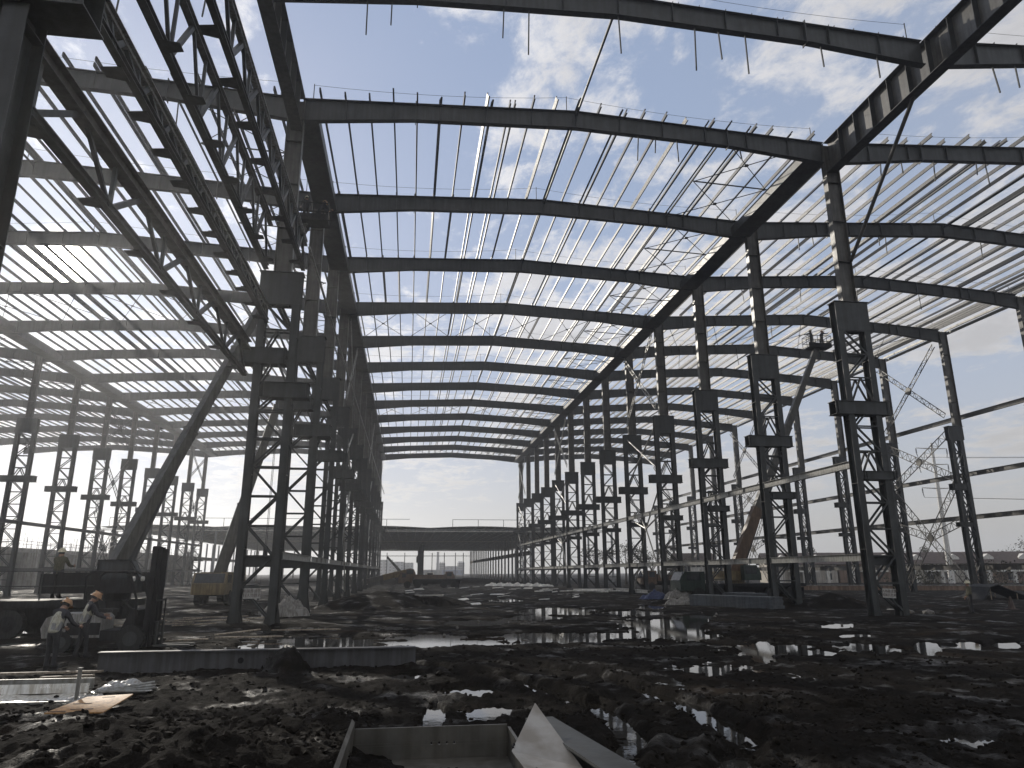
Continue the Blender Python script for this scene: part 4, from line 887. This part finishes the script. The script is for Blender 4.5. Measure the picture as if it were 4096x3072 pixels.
# stacks
def stack(name, loc, rz, label, cat, n, L, W, h, matn, jit=.05, group=None):
    t = thing(name, loc, label, cat, group, rz)
    for i in range(n):
        m = MB(); a = random.uniform(-jit, jit); dx = random.uniform(-jit, jit) * 3
        m.box(-L / 2 + dx, L / 2 + dx - random.uniform(0, jit * 8), -W / 2, W / 2, i * h, (i + 1) * h - .008); m.obj('sheet', matn, t, rot=(0, 0, a * .2))
    return t
stack('deck_stack', (21.0, 45.5, 0), math.atan2(-6.6, 3.0), 'long banded stack of grey steel deck sheets near the second right column', 'sheet stack', 9, 6.8, 1.1, .085, 'clad', .02)
stack('deck_stack', (22.6, 47.2, 0), math.atan2(-6.6, 3.0), 'shorter grey deck sheets stacked behind the long banded stack', 'sheet stack', 11, 3.2, 1.0, .08, 'clad', .05)
stack('board_stack', (-1.4, 55.5, H1(-1.4, 55.5) - .1), R(8), 'untidy stack of warped pale boards on the mound in the middle distance', 'board stack', 8, 3.6, 1.4, .07, 'wood', .35)
stack('board_stack', (-.4, 61, H1(-.4, 61) + .1), R(-5), 'second stack of pale boards behind the mound in the middle distance', 'board stack', 7, 3.2, 1.3, .1, 'wood', .3)
stack('slab_stack', (1.7, 59.5, .3), R(-10), 'flat dark slab resting on the muddy mound in the centre', 'slab', 2, 2.6, 1.4, .12, 'concrete', .04)
for i in range(9):
    y = 76 + random.uniform(0, 5); x = 19.4 + random.uniform(-1.2, 1.2); m = MB(); L = random.uniform(1.0, 2.2); m.tube((-L, 0, 0), (L, 0, 0), .07, 10)
    tag(m.obj('pale_pipe', 'white', loc=(x, y, .2 + .1 * (i % 3)), rot=(0, 0, random.uniform(-.35, .15))), 'pale pipe in the loose heap left of the right column row', 'pipe', 'pale pipes by the right row')
m = MB(); m.hbeam((23.4, 81, .35), (23.55, 70.5, .35), .3, .3); tag(m.obj('white_beam', 'white'), 'single long white beam lying beside the right column row', 'beam')
for i in range(7):
    x = 13.5 + i * 1.25; y = 118 - i * 1.2; crumple('white_sheet', (x, y, .12), 1.1, .5, .42, 'white', 'bright white crumpled sheet on the ground before the far hall', 'sheet', 20 + i, 10, 'white sheets before the far hall')
crumple('blue_tarp', (20.3, 58.8, .1), 1.2, .7, .5, 'bluetarp', 'crumpled dark blue tarpaulin on the mud between the right columns', 'tarpaulin', 31)
crumple('grey_heap', (22.0, 57.5, .1), 1.3, .7, .75, 'tarp', 'heap of crumpled grey sheeting right of the blue tarpaulin', 'sheeting', 37)
crumple('rubble_sheet', (19.2, 49.5, .05), 1.3, .6, .4, 'tarp', 'torn dark sheeting lying left of the deck stack', 'sheeting', 39)
t = thing('tarp_tent', (46.6, 53.6, .0), 'dark tarpaulin draped as a low tent at the right edge', 'tent')
m = MB(); m.prism([(-1.6, 0), (-.9, .95), (-.2, 1.15), (.5, .85), (2.8, -.02), (2.8, .03), (.5, .92), (-.2, 1.22), (-.92, 1.02), (-1.66, .05)], 'y', -1.2, 1.2); m.obj('cover', 'dark', t)
m = MB(); [m.tube((x, y, 0), (x, y, .95 if x < 0 else .5), .04, 6) for x in (-.9, 1.4) for y in (-1.1, 1.1)]; m.obj('pole', 'wood', t)
m = MB(); m.tube((24.25, 34.0, 1.5), (26.9, 36.6, H1(26.9, 36.6)), .03, 6); tag(m.obj('guy_rope', 'wood'), 'slanting pale rope from first right column down to a stone', 'rope')
for (x, y, s, w) in ((26.9, 36.7, .22, 'low'), (27.7, 36.3, .28, 'rounder')):
    m = MB(); m.add([Vector((v.x * 1.3, v.y, v.z * .7)) * s for v in iv], ifc); tag(m.obj('boulder', 'stone', loc=(x, y, H1(x, y) + .05)), f'{w} pale boulder at the foot of the slanting rope', 'boulder')
# mud-dark mounds' small cone and pegs
m = MB(); m.tube((0, 0, 0), (0, 0, .75), .22, 12, .05); m.box(-.28, .28, -.28, .28, 0, .04); tag(m.obj('marker_cone', 'roof', loc=(35.7, 39.6, H1(35.7, 39.6))), 'dark reddish marker cone standing right of the lone worker', 'cone')

# warning boards
def text_mesh(s, size):
    cu = bpy.data.curves.new('t', 'FONT'); cu.body = s; cu.size = size; cu.align_x = 'CENTER'; cu.align_y = 'CENTER'; cu.space_line = 1.18; cu.extrude = .004
    o = bpy.data.objects.new('t', cu); COL.objects.link(o); dg = bpy.context.evaluated_depsgraph_get(); dg.update(); me = bpy.data.meshes.new_from_object(o.evaluated_get(dg)); bpy.data.objects.remove(o)
    me.materials.clear(); me.materials.append(M['ink']); return me
def board(loc, rot, label, txt):
    t = thing('warning_board', loc, label, 'sign'); t.rotation_euler = rot
    m = MB(); m.box(-.36, .36, 0, .02, -.22, .22); m.obj('panel', 'sign', t)
    me = text_mesh(txt, .155); link('lettering', me, (0, -.004, 0), t, (R(90), 0, 0))
    m = MB(); [m.tube((x, .01, .2), (x, .2, .75), .006, 5) for x in (-.3, .3)]; m.obj('hanging_wire', 'cable', t)
board((-6.78, 33.85, 1.42), (0, R(-1), 0), 'pale warning board with two lines of characters on first left column', '吊装作业区\n行人勿靠近')
board((23.83, 33.85, 1.2), (0, R(3), 0), 'pale tilted warning board with two lines of characters on first right column', '入场请注意\n吊装区危险')

# ------------------------------------------------------------------ finished hall beyond the end of the frame
t = thing('factory_hall', (0, 0, 0), 'long dark-roofed hall standing behind the far end of the steel frame', 'hall')
def zr(x): return 11.75 + .4 * abs(math.sin((x - 4.5) / 22.6 * math.pi))
xs = [4.5 + 22.6 * (i / 8) for i in range(-24, 15)]
m = MB(); poly = [(x, zr(x)) for x in xs] + [(x, zr(x) - .12) for x in reversed(xs)]; m.prism(poly, 'y', 160, 325); m.obj('roof', 'hall', t)
m = MB()
for i in range(30):
    y = 160.3 + i * 5.6
    m.box(xs[0], xs[-1], y, y + .15, 11.3, 11.42)
m.obj('roof_beam', 'hall', t)
m = MB()
for x in np.arange(xs[0] + 1, xs[-1], 2.2): m.box(x, x + .12, 160.6, 324, zr(x) - .36, zr(x) - .2)
m.obj('roof_purlin_set', 'white', t)  # white colour stands in for bright highlights along the roof underside
for y in (215, 300): MB().box(xs[0], xs[-1], y, y + .2, 10.95, 11.15).obj('cross_tie', 'white', t)
m = MB(); m.box(xs[0], xs[-1], 160.0, 160.2, 10.9, 11.12); m.obj('gutter', 'white', t)
hc = MB().box(-.2, .2, 0, .45, -.3, 11.2).mesh('column', 'hall')
for X in (-63.3, -40.7, 27.1, 46):
    for i in range(23):
        if X in (-40.7, 46) and i % 3: continue
        link('column', hc, (X, 161 + i * 7.3, 0), t)
m = MB()
for y in (252, 276, 300, 323): m.box(4.0, 5.2, y, y + .8, -.3, 11.6); m.box(3.4, 4.0, y, y + .8, 6.3, 8.8)
m.obj('central_column', 'clad', t)
for X in (-63.0, 27.6):
    m = MB(); m.box(X - .1, X + .1, 165, 324, 6.0, 7.0);  m.obj('crane_beam', 'concrete', t)
m = MB()
for x in (-15, -9.5, -1.8, 10.2, 15.6, 20.5, 24): m.box(x, x + .3, 324.2, 324.5, 0, 10.6)
m.box(-20, 27, 324.2, 324.45, 9.1, 9.35); m.obj('end_wall_post', 'dark', t)
m = MB(); pts = []
for a, b in ((-62, 0), (9.5, 44)):
    m.path([(a, 160.5, 13.6), (b, 160.5, 13.6)], .05, 5)
    for x in np.arange(a, b + .1, 5.7): m.tube((x, 160.5, zr(x)), (x, 160.5, 13.65), .06, 5)
m.obj('roof_railing', 'dark', t)
# unfinished concrete building on the left, starter bars sticking up
t = thing('concrete_building', (0, 0, 0), 'low unfinished concrete building with starter bars on top, far left', 'building')
m = MB()
for i in range(14): y = 92 + i * 10; m.box(-74, -61.6, y, y + .6, -.3, 6.0); 
m.box(-74, -61.5, 92, 232, 5.7, 6.3); m.box(-74, -61.5, 92, 232, 2.7, 3.1); m.box(-73.9, -73.6, 92, 232, -.3, 5.7); m.obj('floor_frame', 'concrete', t)
m = MB()
for i in range(300):
    y = random.uniform(92, 230); x = random.choice((-61.9, -62.2, -67, -72)); m.tube((x, y, 6.3), (x + random.uniform(-.1, .1), y, 6.3 + random.uniform(1.2, 2.6)), .03, 4)
o = m.obj('starter_bars', 'dark', t); o['kind'] = 'stuff'
m = MB(); [m.tube((-61.6, 92 + i * 4, 6.3), (-61.6, 92 + i * 4, 7.5), .04, 5) for i in range(35)]; [m.tube((-61.6, 92, z), (-61.6, 230, z), .035, 5) for z in (6.9, 7.4)]; m.obj('edge_railing', 'dark', t)

# ------------------------------------------------------------------ houses on the right
def house(loc, rz, w, d, h, rh, label, cols=2, wallm='wall', group='houses beyond the outer right row', dorm=True):
    t = thing('house', loc, label, 'house', group, rz)
    m = MB(); m.box(-w / 2, w / 2, -d / 2, d / 2, -.6, h); m.prism([(-d / 2, h), (d / 2, h), (0, h + rh * .92)], 'x', -w / 2, w / 2); m.obj('wall', wallm, t)
    m = MB(); e = .5
    for s in (-1, 1): m.prism([(s * (d / 2 + e), h - rh * e / d * 2), (0, h + rh), (0, h + rh + .14), (s * (d / 2 + e + .05), h - rh * e / d * 2 + .1)], 'x', -w / 2 - e, w / 2 + e)
    m.obj('roof', 'roof', t)
    n = max(2, int(w / 3.2))
    for i in range(n):
        x = -w / 2 + w * (i + .5) / n
        for z, hh in ((.6, 1.2), (h * .58, 1.1)):
            if random.random() < .12: continue
            m = MB(); m.box(x - .55, x + .55, -d / 2 - .04, -d / 2 + .02, z, z + hh); f = m.obj('window', 'glass', t)
            m = MB(); m.box(x - .65, x + .65, -d / 2 - .1, -d / 2 - .041, z - .12, z); m.box(x - .03, x + .03, -d / 2 - .07, -d / 2 - .041, z, z + hh); m.obj('frame', 'white', f)
    for i in range(cols):
        x = -w / 2 + w * (i + .5) / cols; m = MB(); m.box(x - .3, x + .3, -d / 2 - 1.8, -d / 2 - 1.3, -.6, h * .62); m.obj('porch_column', 'white', t)
    m = MB(); m.box(-w * .2, w * .2, -d / 2 - 1.95, -d / 2 - .05, h * .55, h * .55 + .22); m.box(-w * .2, w * .2, -d / 2 - 1.9, -d / 2 - 1.8, h * .55 + .22, h * .55 + 1.0); m.obj('balcony', 'white', t)
    if dorm:
        for x in (-w * .25, w * .25):
            m = MB(); m.prism([(x - .9, h + .15), (x + .9, h + .15), (x + .9, h + rh * .5), (x, h + rh * .85), (x - .9, h + rh * .5)], 'y', -d / 2 * .75, -.2); m.obj('dormer', 'white', t)
HS = [((56, 139), 'lone gabled house seen between the right columns', 7, 'wall'), ((77, 137), 'first terrace house right of the lone gabled house', 13, 'wall'), ((90, 134), 'second terrace house, behind the second and first right columns', 12, 'brick'), ((102, 131), 'third terrace house, right of the first right column', 13, 'wall'),
      ((113, 126), 'fourth terrace house, behind the big laced brace', 12, 'brick'), ((123, 121), 'fifth terrace house, behind the lone worker', 12, 'wall'), ((133, 116), 'last terrace house at the right edge', 13, 'brick')]
for (x, y), lab, w, wm in HS: house((x, y, 0), -math.atan2(x, y) * .55 , w, 8, 3.7, 1.95, lab, 3 if w > 8 else 2, wm, dorm=w > 8)
t = thing('low_wall', (62, 78, 0), 'low pale boundary wall running behind the outer right row', 'wall'); m = MB(); m.bar((-26, 10, .2), (36, -14, .2), .25, .7); m.obj('masonry', 'brick', t); m = MB(); m.bar((-26, 10, .6), (36, -14, .6), .35, .1); m.obj('coping', 'concrete', t)
# power pole
t = thing('power_pole', (97.5, 120.5, -.3), 'tall white tubular power pole with crossarms at the right', 'power pole')
m = MB(); m.tube((0, 0, 0), (.2, 0, 26), .55, 14, .22); m.obj('mast', 'white', t)
for z, a in ((24.9, 3.2), (21.9, 3.0), (17.4, 3.1)):
    for s in (-1, 1):
        m = MB(); m.tube((.15, 0, z), (s * a, 0, z + .1), .14, 8, .07); c = m.obj('crossarm', 'white', t)
        m = MB(); m.path([(s * a, 0, z + .05), (s * a, 0, z - .9), (s * a * .95, 0, z - 1.6)], .06, 6); [m.disc((s * a, 0, z - .2 - .16 * i), (0, 0, 1), .14, .05, 8) for i in range(5)]; m.obj('insulator', 'dark', c)
for s, z in ((-1, 23.2), (1, 23.2), (-1, 15.7), (1, 15.7)):
    m = MB(); p = [(97.5 + s * 3.0 + 220 * q, 120.5 - 150 * q, z - .3 - 5 * 4 * q * (1 - q)) for q in [i / 14 for i in range(15)]]; m.path(p, .03, 4)
    tag(m.obj('power_line', 'cable'), f'thin {"upper" if z > 20 else "lower"} power line on the {"left" if s < 0 else "right"} side of the power pole', 'cable', 'power lines')
# ------------------------------------------------------------------ trees
def tree(loc, h, w, label, seed, group, dens=900, bare=False):
    rs = random.Random(seed); t = thing('tree', loc, label, 'tree', group)
    m = MB(); m.tube((0, 0, -.3), (.1, 0, h * .45), .035 * h, 8, .018 * h); lob = []
    for i in range(9):
        a = rs.uniform(0, 6.28); zz = h * rs.uniform(.28, .5); e = Vector((math.cos(a) * w * rs.uniform(.25, .5), math.sin(a) * w * rs.uniform(.25, .5), h * rs.uniform(.6, .97)))
        m.tube((.06, 0, zz), e, .012 * h, 6, .004 * h); lob.append((e, w * rs.uniform(.13, .26)))
        for q in range(3): e2 = e + Vector((rs.uniform(-1, 1), rs.uniform(-1, 1), rs.uniform(-.2, 1))) * w * .18; m.tube(e, e2, .004 * h, 4, .002 * h)
    m.obj('trunk', 'bark', t); m = MB()
    for e, r in lob:
        for i in range(dens // 9):
            d = Vector((rs.gauss(0, 1), rs.gauss(0, 1), rs.gauss(0, .8))).normalized() * r * rs.random() ** .4; p = e + d; s = h * rs.uniform(.012, .026)
            a = Vector((rs.gauss(0, 1), rs.gauss(0, 1), rs.gauss(0, 1))).normalized(); b = a.orthogonal().normalized(); c = a.cross(b)
            m.add([p + b * s, p + c * s * .6, p - b * s, p - c * s * .6], [(0, 1, 2, 3)])
    m.obj('crown', 'leaf', t)
for i, (x, y, h, w, lab) in enumerate(((39.5, 130, 7.2, 7, 'round airy tree seen between two right columns'), (34.5, 132, 6.4, 6, 'smaller tree left of the round airy tree'), (44.8, 131, 6.0, 6, 'loose tree right of the round airy tree'), (52.0, 138, 6.0, 5, 'small tree beside the lone gabled house'), (84, 142, 7.0, 4, 'sparse tree rising above the terrace roofs'), (128, 134, 8.0, 8.5, 'broad tree above the roofs at the right edge'), (106, 140, 6.8, 6, 'tree behind the big laced brace'), (47.5, 126, 4.6, 6, 'low bushy tree behind the braced right columns'), (121, 137, 6.0, 5, 'small tree left of the broad tree at the right edge'))):
    tree((x, y, 0), h, w, lab, 100 + i, 'trees beyond the building site', 1100)
def shrub(loc, h, w, label, seed):
    rs = random.Random(seed); t = thing('shrub', loc, label, 'shrub', 'shrubs along the right edge of the site'); m = MB()
    for i in range(7): m.tube((0, 0, -.1), (rs.uniform(-w, w) * .4, rs.uniform(-w, w) * .4, h * rs.uniform(.6, 1)), .04, 5, .01)
    m.obj('stem', 'bark', t); m = MB()
    for i in range(420):
        p = Vector((rs.gauss(0, w * .25), rs.gauss(0, w * .25), h * (.12 + .8 * rs.random()))); s = rs.uniform(.08, .2); a = Vector((rs.gauss(0, 1), rs.gauss(0, 1), rs.gauss(0, 1))).normalized(); b = a.orthogonal().normalized(); c = a.cross(b)
        m.add([p + b * s, p + c * s * .6, p - b * s, p - c * s * .6], [(0, 1, 2, 3)])
    m.obj('foliage', 'leaf', t)
for i, (x, y, h, w, lab) in enumerate(((68, 88, 3.4, 5, 'dark bushy shrub behind the lone worker'), (63, 86, 2.4, 4, 'dark shrub left of the lone worker'), (74, 84, 3.8, 6, 'tallest dark shrub behind the tarpaulin tent'), (40, 112, 2.4, 5, 'shrub beyond the green crane carrier'), (82, 86, 3.2, 6, 'dark shrub at the right edge before the last houses'))): shrub((x, y, 0), h, w, lab, 300 + i)
# ------------------------------------------------------------------ far town seen through the hall
def block(loc, w, d, h, label, matn='block', rows=5, extra=0):
    t = thing('tower_block', loc, label, 'building', 'far town buildings'); m = MB(); m.box(-w / 2, w / 2, 0, d, 0, h)
    for i in range(extra): x = -w / 2 + w * (i + .5) / extra; m.box(x - w * .06, x + w * .06, 1, d * .6, h, h * 1.12)
    m.obj('wall', matn, t); m = MB(); n = max(3, int(w / 3.2))
    for r in range(rows):
        for i in range(n): x = -w / 2 + w * (i + .5) / n; z = h * (r + .35) / rows; m.box(x - .6, x + .6, -.06, -.01, z, z + h / rows * .45)
    m.obj('window_band', 'glass', t)
F = 1.25
for x, w, h, lab, mt in ((-15, 9, 10.5, 'leftmost far pale block seen under the hall roof', 'block'), (-7, 8, 9.2, 'second far pale block from the left under the hall roof', 'block'), (0, 7, 8.6, 'third far pale block left of the central hall column', 'block'), (23, 3.8, 8.2, 'narrow far pale tower right of the thin chimney', 'block'), (29.5, 8, 6.2, 'low far block between the two narrow towers', 'block'), (36, 4.2, 8.6, 'right narrow far pale tower under the hall roof', 'block')):
    block((x * F, 500 * F, 0), w * F, 14, 2.3 + (h - 2.3) * F, lab, mt, 5, 3 if w < 5 else 0)
block((15.5 * F, 480 * F, 0), 13 * F, 20, 4.2, 'low far grey shed below the thin chimney', 'clad', 1); block((29 * F, 480 * F, 0), 14 * F, 20, 4.0, 'low far blue shed right of the thin chimney', 'blue', 1)
t = thing('chimney', (19.9 * F, 500 * F, 0), 'thin tall chimney seen through the far hall', 'chimney', None); m = MB(); m.tube((0, 0, 0), (0, 0, 2.3 + 13 * F), 1.5, 14, .9); m.obj('shaft', 'block', t); m = MB(); m.disc((0, 0, 2.3 + 13 * F), (0, 0, 1), 1.05, .6, 14); m.obj('rim', 'dark', t)

# ------------------------------------------------------------------ air
m = MB(); m.box(-960, 960, -960, 960, -3.5, 46); me = m.mesh('haze', 'steel'); hz = bpy.data.materials.new('haze_air'); hz.use_nodes = True; N = hz.node_tree.nodes
N.remove(N['Principled BSDF']); pv = N.new('ShaderNodeVolumePrincipled'); pv.inputs['Color'].default_value = (.93, .95, 1, 1); pv.inputs['Density'].default_value = HAZE; pv.inputs['Anisotropy'].default_value = HAZE_G
hz.node_tree.links.new(pv.outputs[0], N['Material Output'].inputs['Volume']); me.materials.clear(); me.materials.append(hz)
if HAZE > 0: tag(link('haze', me), None, None, None, 'stuff')

# ------------------------------------------------------------------ sky, sun, camera
EL, AZ = R(20.9), R(-26.56)                      # azimuth from +Y, negative towards -X
sd = Vector((math.sin(AZ) * math.cos(EL), math.cos(AZ) * math.cos(EL), math.sin(EL)))
w = bpy.data.worlds.new('World'); sc.world = w; w.use_nodes = True; N = w.node_tree.nodes; Lk = w.node_tree.links; bg = N['Background']
sky = N.new('ShaderNodeTexSky'); sky.sky_type = 'NISHITA'; sky.sun_disc = False; sky.sun_elevation = EL; sky.sun_rotation = AZ; sky.air_density = 1.0; sky.dust_density = .7; sky.ozone_density = 1.2
tc = N.new('ShaderNodeTexCoord')
def math_(op, a, b=None, c=None):
    n = N.new('ShaderNodeMath'); n.operation = op
    for i, q in enumerate((a, b, c)):
        if q is None: continue
        if isinstance(q, (int, float)): n.inputs[i].default_value = q
        else: Lk.new(q, n.inputs[i])
    return n.outputs[0]
sep = N.new('ShaderNodeSeparateXYZ'); Lk.new(tc.outputs['Generated'], sep.inputs[0])
zz = math_('MAXIMUM', sep.outputs['Z'], .0); zc_ = math_('ADD', zz, .09)
u = math_('DIVIDE', sep.outputs['X'], zc_); v = math_('DIVIDE', sep.outputs['Y'], zc_)
cv = N.new('ShaderNodeCombineXYZ'); Lk.new(u, cv.inputs[0]); Lk.new(v, cv.inputs[1])
def cn(scale, detail, rough, off, dist=0.):
    mp = N.new('ShaderNodeMapping'); Lk.new(cv.outputs[0], mp.inputs['Vector']); mp.inputs['Location'].default_value = off; mp.inputs['Rotation'].default_value = (0, 0, R(35)); mp.inputs['Scale'].default_value = (1, .8, 1)
    n = N.new('ShaderNodeTexNoise'); n.inputs['Scale'].default_value = scale; n.inputs['Detail'].default_value = detail; n.inputs['Roughness'].default_value = rough; n.inputs['Distortion'].default_value = dist; Lk.new(mp.outputs[0], n.inputs['Vector']); return n.outputs['Fac']
big = cn(.55, 3, .5, (OX, OY, 0)); med = cn(2.3, 9, .62, (5.3, 2.2, 0), .35); fine = cn(8.5, 8, .66, (1, 4, 0), .3)
dens = math_('ADD', math_('MULTIPLY', big, .8), math_('ADD', math_('MULTIPLY', med, .85), math_('MULTIPLY', fine, .55)))
cov = N.new('ShaderNodeMapRange'); cov.interpolation_type = 'SMOOTHSTEP'; Lk.new(dens, cov.inputs['Value']); cov.inputs['From Min'].default_value = CL0; cov.inputs['From Max'].default_value = CL1
thick = N.new('ShaderNodeMapRange'); thick.interpolation_type = 'SMOOTHSTEP'; Lk.new(math_('ADD', math_('MULTIPLY', big, .7), math_('MULTIPLY', med, 1.1)), thick.inputs['Value']); thick.inputs['From Min'].default_value = .86; thick.inputs['From Max'].default_value = 1.12
dp = N.new('ShaderNodeVectorMath'); dp.operation = 'DOT_PRODUCT'; Lk.new(tc.outputs['Generated'], dp.inputs[0]); dp.inputs[1].default_value = sd
ds = math_('MAXIMUM', dp.outputs['Value'], 0.)
g1 = math_('POWER', ds, 3.5); g2 = math_('POWER', ds, 40.); g3 = math_('POWER', ds, 6000.)
# cloud light: thin edges near the sun are bright, thick parts and the side away from the sun are grey
lum = math_('ADD', CLB, math_('ADD', math_('MULTIPLY', g1, CLG), math_('MULTIPLY', g2, 2.)))
lum = math_('MULTIPLY', lum, math_('SUBTRACT', 1., math_('MULTIPLY', thick.outputs['Result'], .22)))
cc = N.new('ShaderNodeMixRGB'); cc.blend_type = 'MULTIPLY'; cc.inputs['Fac'].default_value = 1; Lk.new(lum, cc.inputs['Color1']); cc.inputs['Color2'].default_value = (1., 1., 1.04, 1)
veil = math_('MULTIPLY', math_('SUBTRACT', 1., math_('POWER', ds, .9)), VEIL)
covv = math_('ADD', cov.outputs['Result'], math_('MULTIPLY', veil, math_('SUBTRACT', 1., cov.outputs['Result'])))
# clear sky: the strong brightening near the sun is compressed so that blue still shows between the clouds
def rgb(op, a_, b_):
    n = N.new('ShaderNodeMixRGB'); n.blend_type = op; n.inputs['Fac'].default_value = 1
    for i, q in ((1, a_), (2, b_)):
        if isinstance(q, (int, float)): n.inputs[i].default_value = (q, q, q, 1)
        else: Lk.new(q, n.inputs[i])
    return n.outputs[0]
clear = rgb('DIVIDE', sky.outputs[0], rgb('ADD', rgb('MULTIPLY', sky.outputs[0], SKC), SK0))
tint = N.new('ShaderNodeMixRGB'); tint.blend_type = 'MULTIPLY'; tint.inputs['Fac'].default_value = 1; Lk.new(clear, tint.inputs['Color1']); tint.inputs['Color2'].default_value = (.98, 1.1, 1.4, 1); clear = tint.outputs[0]
mixc = N.new('ShaderNodeMixRGB'); Lk.new(covv, mixc.inputs['Fac']); Lk.new(clear, mixc.inputs['Color1']); Lk.new(cc.outputs[0], mixc.inputs['Color2'])
# pale haze band low on the horizon
hzf = math_('POWER', math_('SUBTRACT', 1., math_('MINIMUM', zz, 1.)), 9.)
hcol = N.new('ShaderNodeMixRGB'); hcol.blend_type = 'MULTIPLY'; hcol.inputs['Fac'].default_value = 1; Lk.new(math_('ADD', HZB, math_('MULTIPLY', g1, HZG)), hcol.inputs['Color1']); hcol.inputs['Color2'].default_value = (1., .98, .93, 1)
mixh = N.new('ShaderNodeMixRGB'); Lk.new(math_('MINIMUM', math_('MULTIPLY', hzf, 1.6), .96), mixh.inputs['Fac']); Lk.new(mixc.outputs[0], mixh.inputs['Color1']); Lk.new(hcol.outputs[0], mixh.inputs['Color2'])
glow = math_('ADD', math_('MULTIPLY', g2, 1.2), math_('MULTIPLY', g3, 400.))
gl = N.new('ShaderNodeMixRGB'); gl.blend_type = 'MULTIPLY'; gl.inputs['Fac'].default_value = 1; Lk.new(glow, gl.inputs['Color1']); gl.inputs['Color2'].default_value = (1., .95, .82, 1)
ad = N.new('ShaderNodeMixRGB'); ad.blend_type = 'ADD'; ad.inputs['Fac'].default_value = 1; Lk.new(mixh.outputs[0], ad.inputs['Color1']); Lk.new(gl.outputs[0], ad.inputs['Color2'])
Lk.new(ad.outputs[0], bg.inputs['Color']); bg.inputs['Strength'].default_value = .1
sl = bpy.data.lights.new('sun', 'SUN'); sl.energy = SUN; sl.angle = R(.55); sl.color = (1, .93, .82); so = bpy.data.objects.new('sun', sl); COL.objects.link(so)
so.rotation_euler = (-sd).to_track_quat('-Z', 'Y').to_euler(); so.location = (-60, 120, 90)
cam = bpy.data.cameras.new('camera'); co = bpy.data.objects.new('camera', cam); COL.objects.link(co); sc.camera = co
cam.sensor_fit = 'HORIZONTAL'; cam.sensor_width = 36; cam.lens = 36 * 2832.57 / 4096; cam.clip_start = .1; cam.clip_end = 3000
P, YW, RO = .2593, .1419, -.0036
fwd = Vector((math.sin(YW) * math.cos(P), math.cos(YW) * math.cos(P), math.sin(P))); rt = Vector((math.cos(YW), -math.sin(YW), 0)); upv = rt.cross(fwd)
cr, sr = math.cos(RO), math.sin(RO); r2 = rt * cr + upv * sr; u2 = upv * cr - rt * sr
Mx = Matrix((r2, u2, -fwd)).transposed().to_4x4(); Mx.translation = (0, 0, 2.3); co.matrix_world = Mx
sc.view_settings.view_transform = 'Standard'; sc.view_settings.look = 'None'; sc.view_settings.exposure = EXPO; sc.view_settings.gamma = 1
sc.cycles.max_bounces = 6; sc.cycles.diffuse_bounces = 3; sc.cycles.glossy_bounces = 3; sc.cycles.transmission_bounces = 3; sc.cycles.volume_bounces = 0
sc.cycles.use_denoising = True; sc.cycles.sample_clamp_indirect = 6
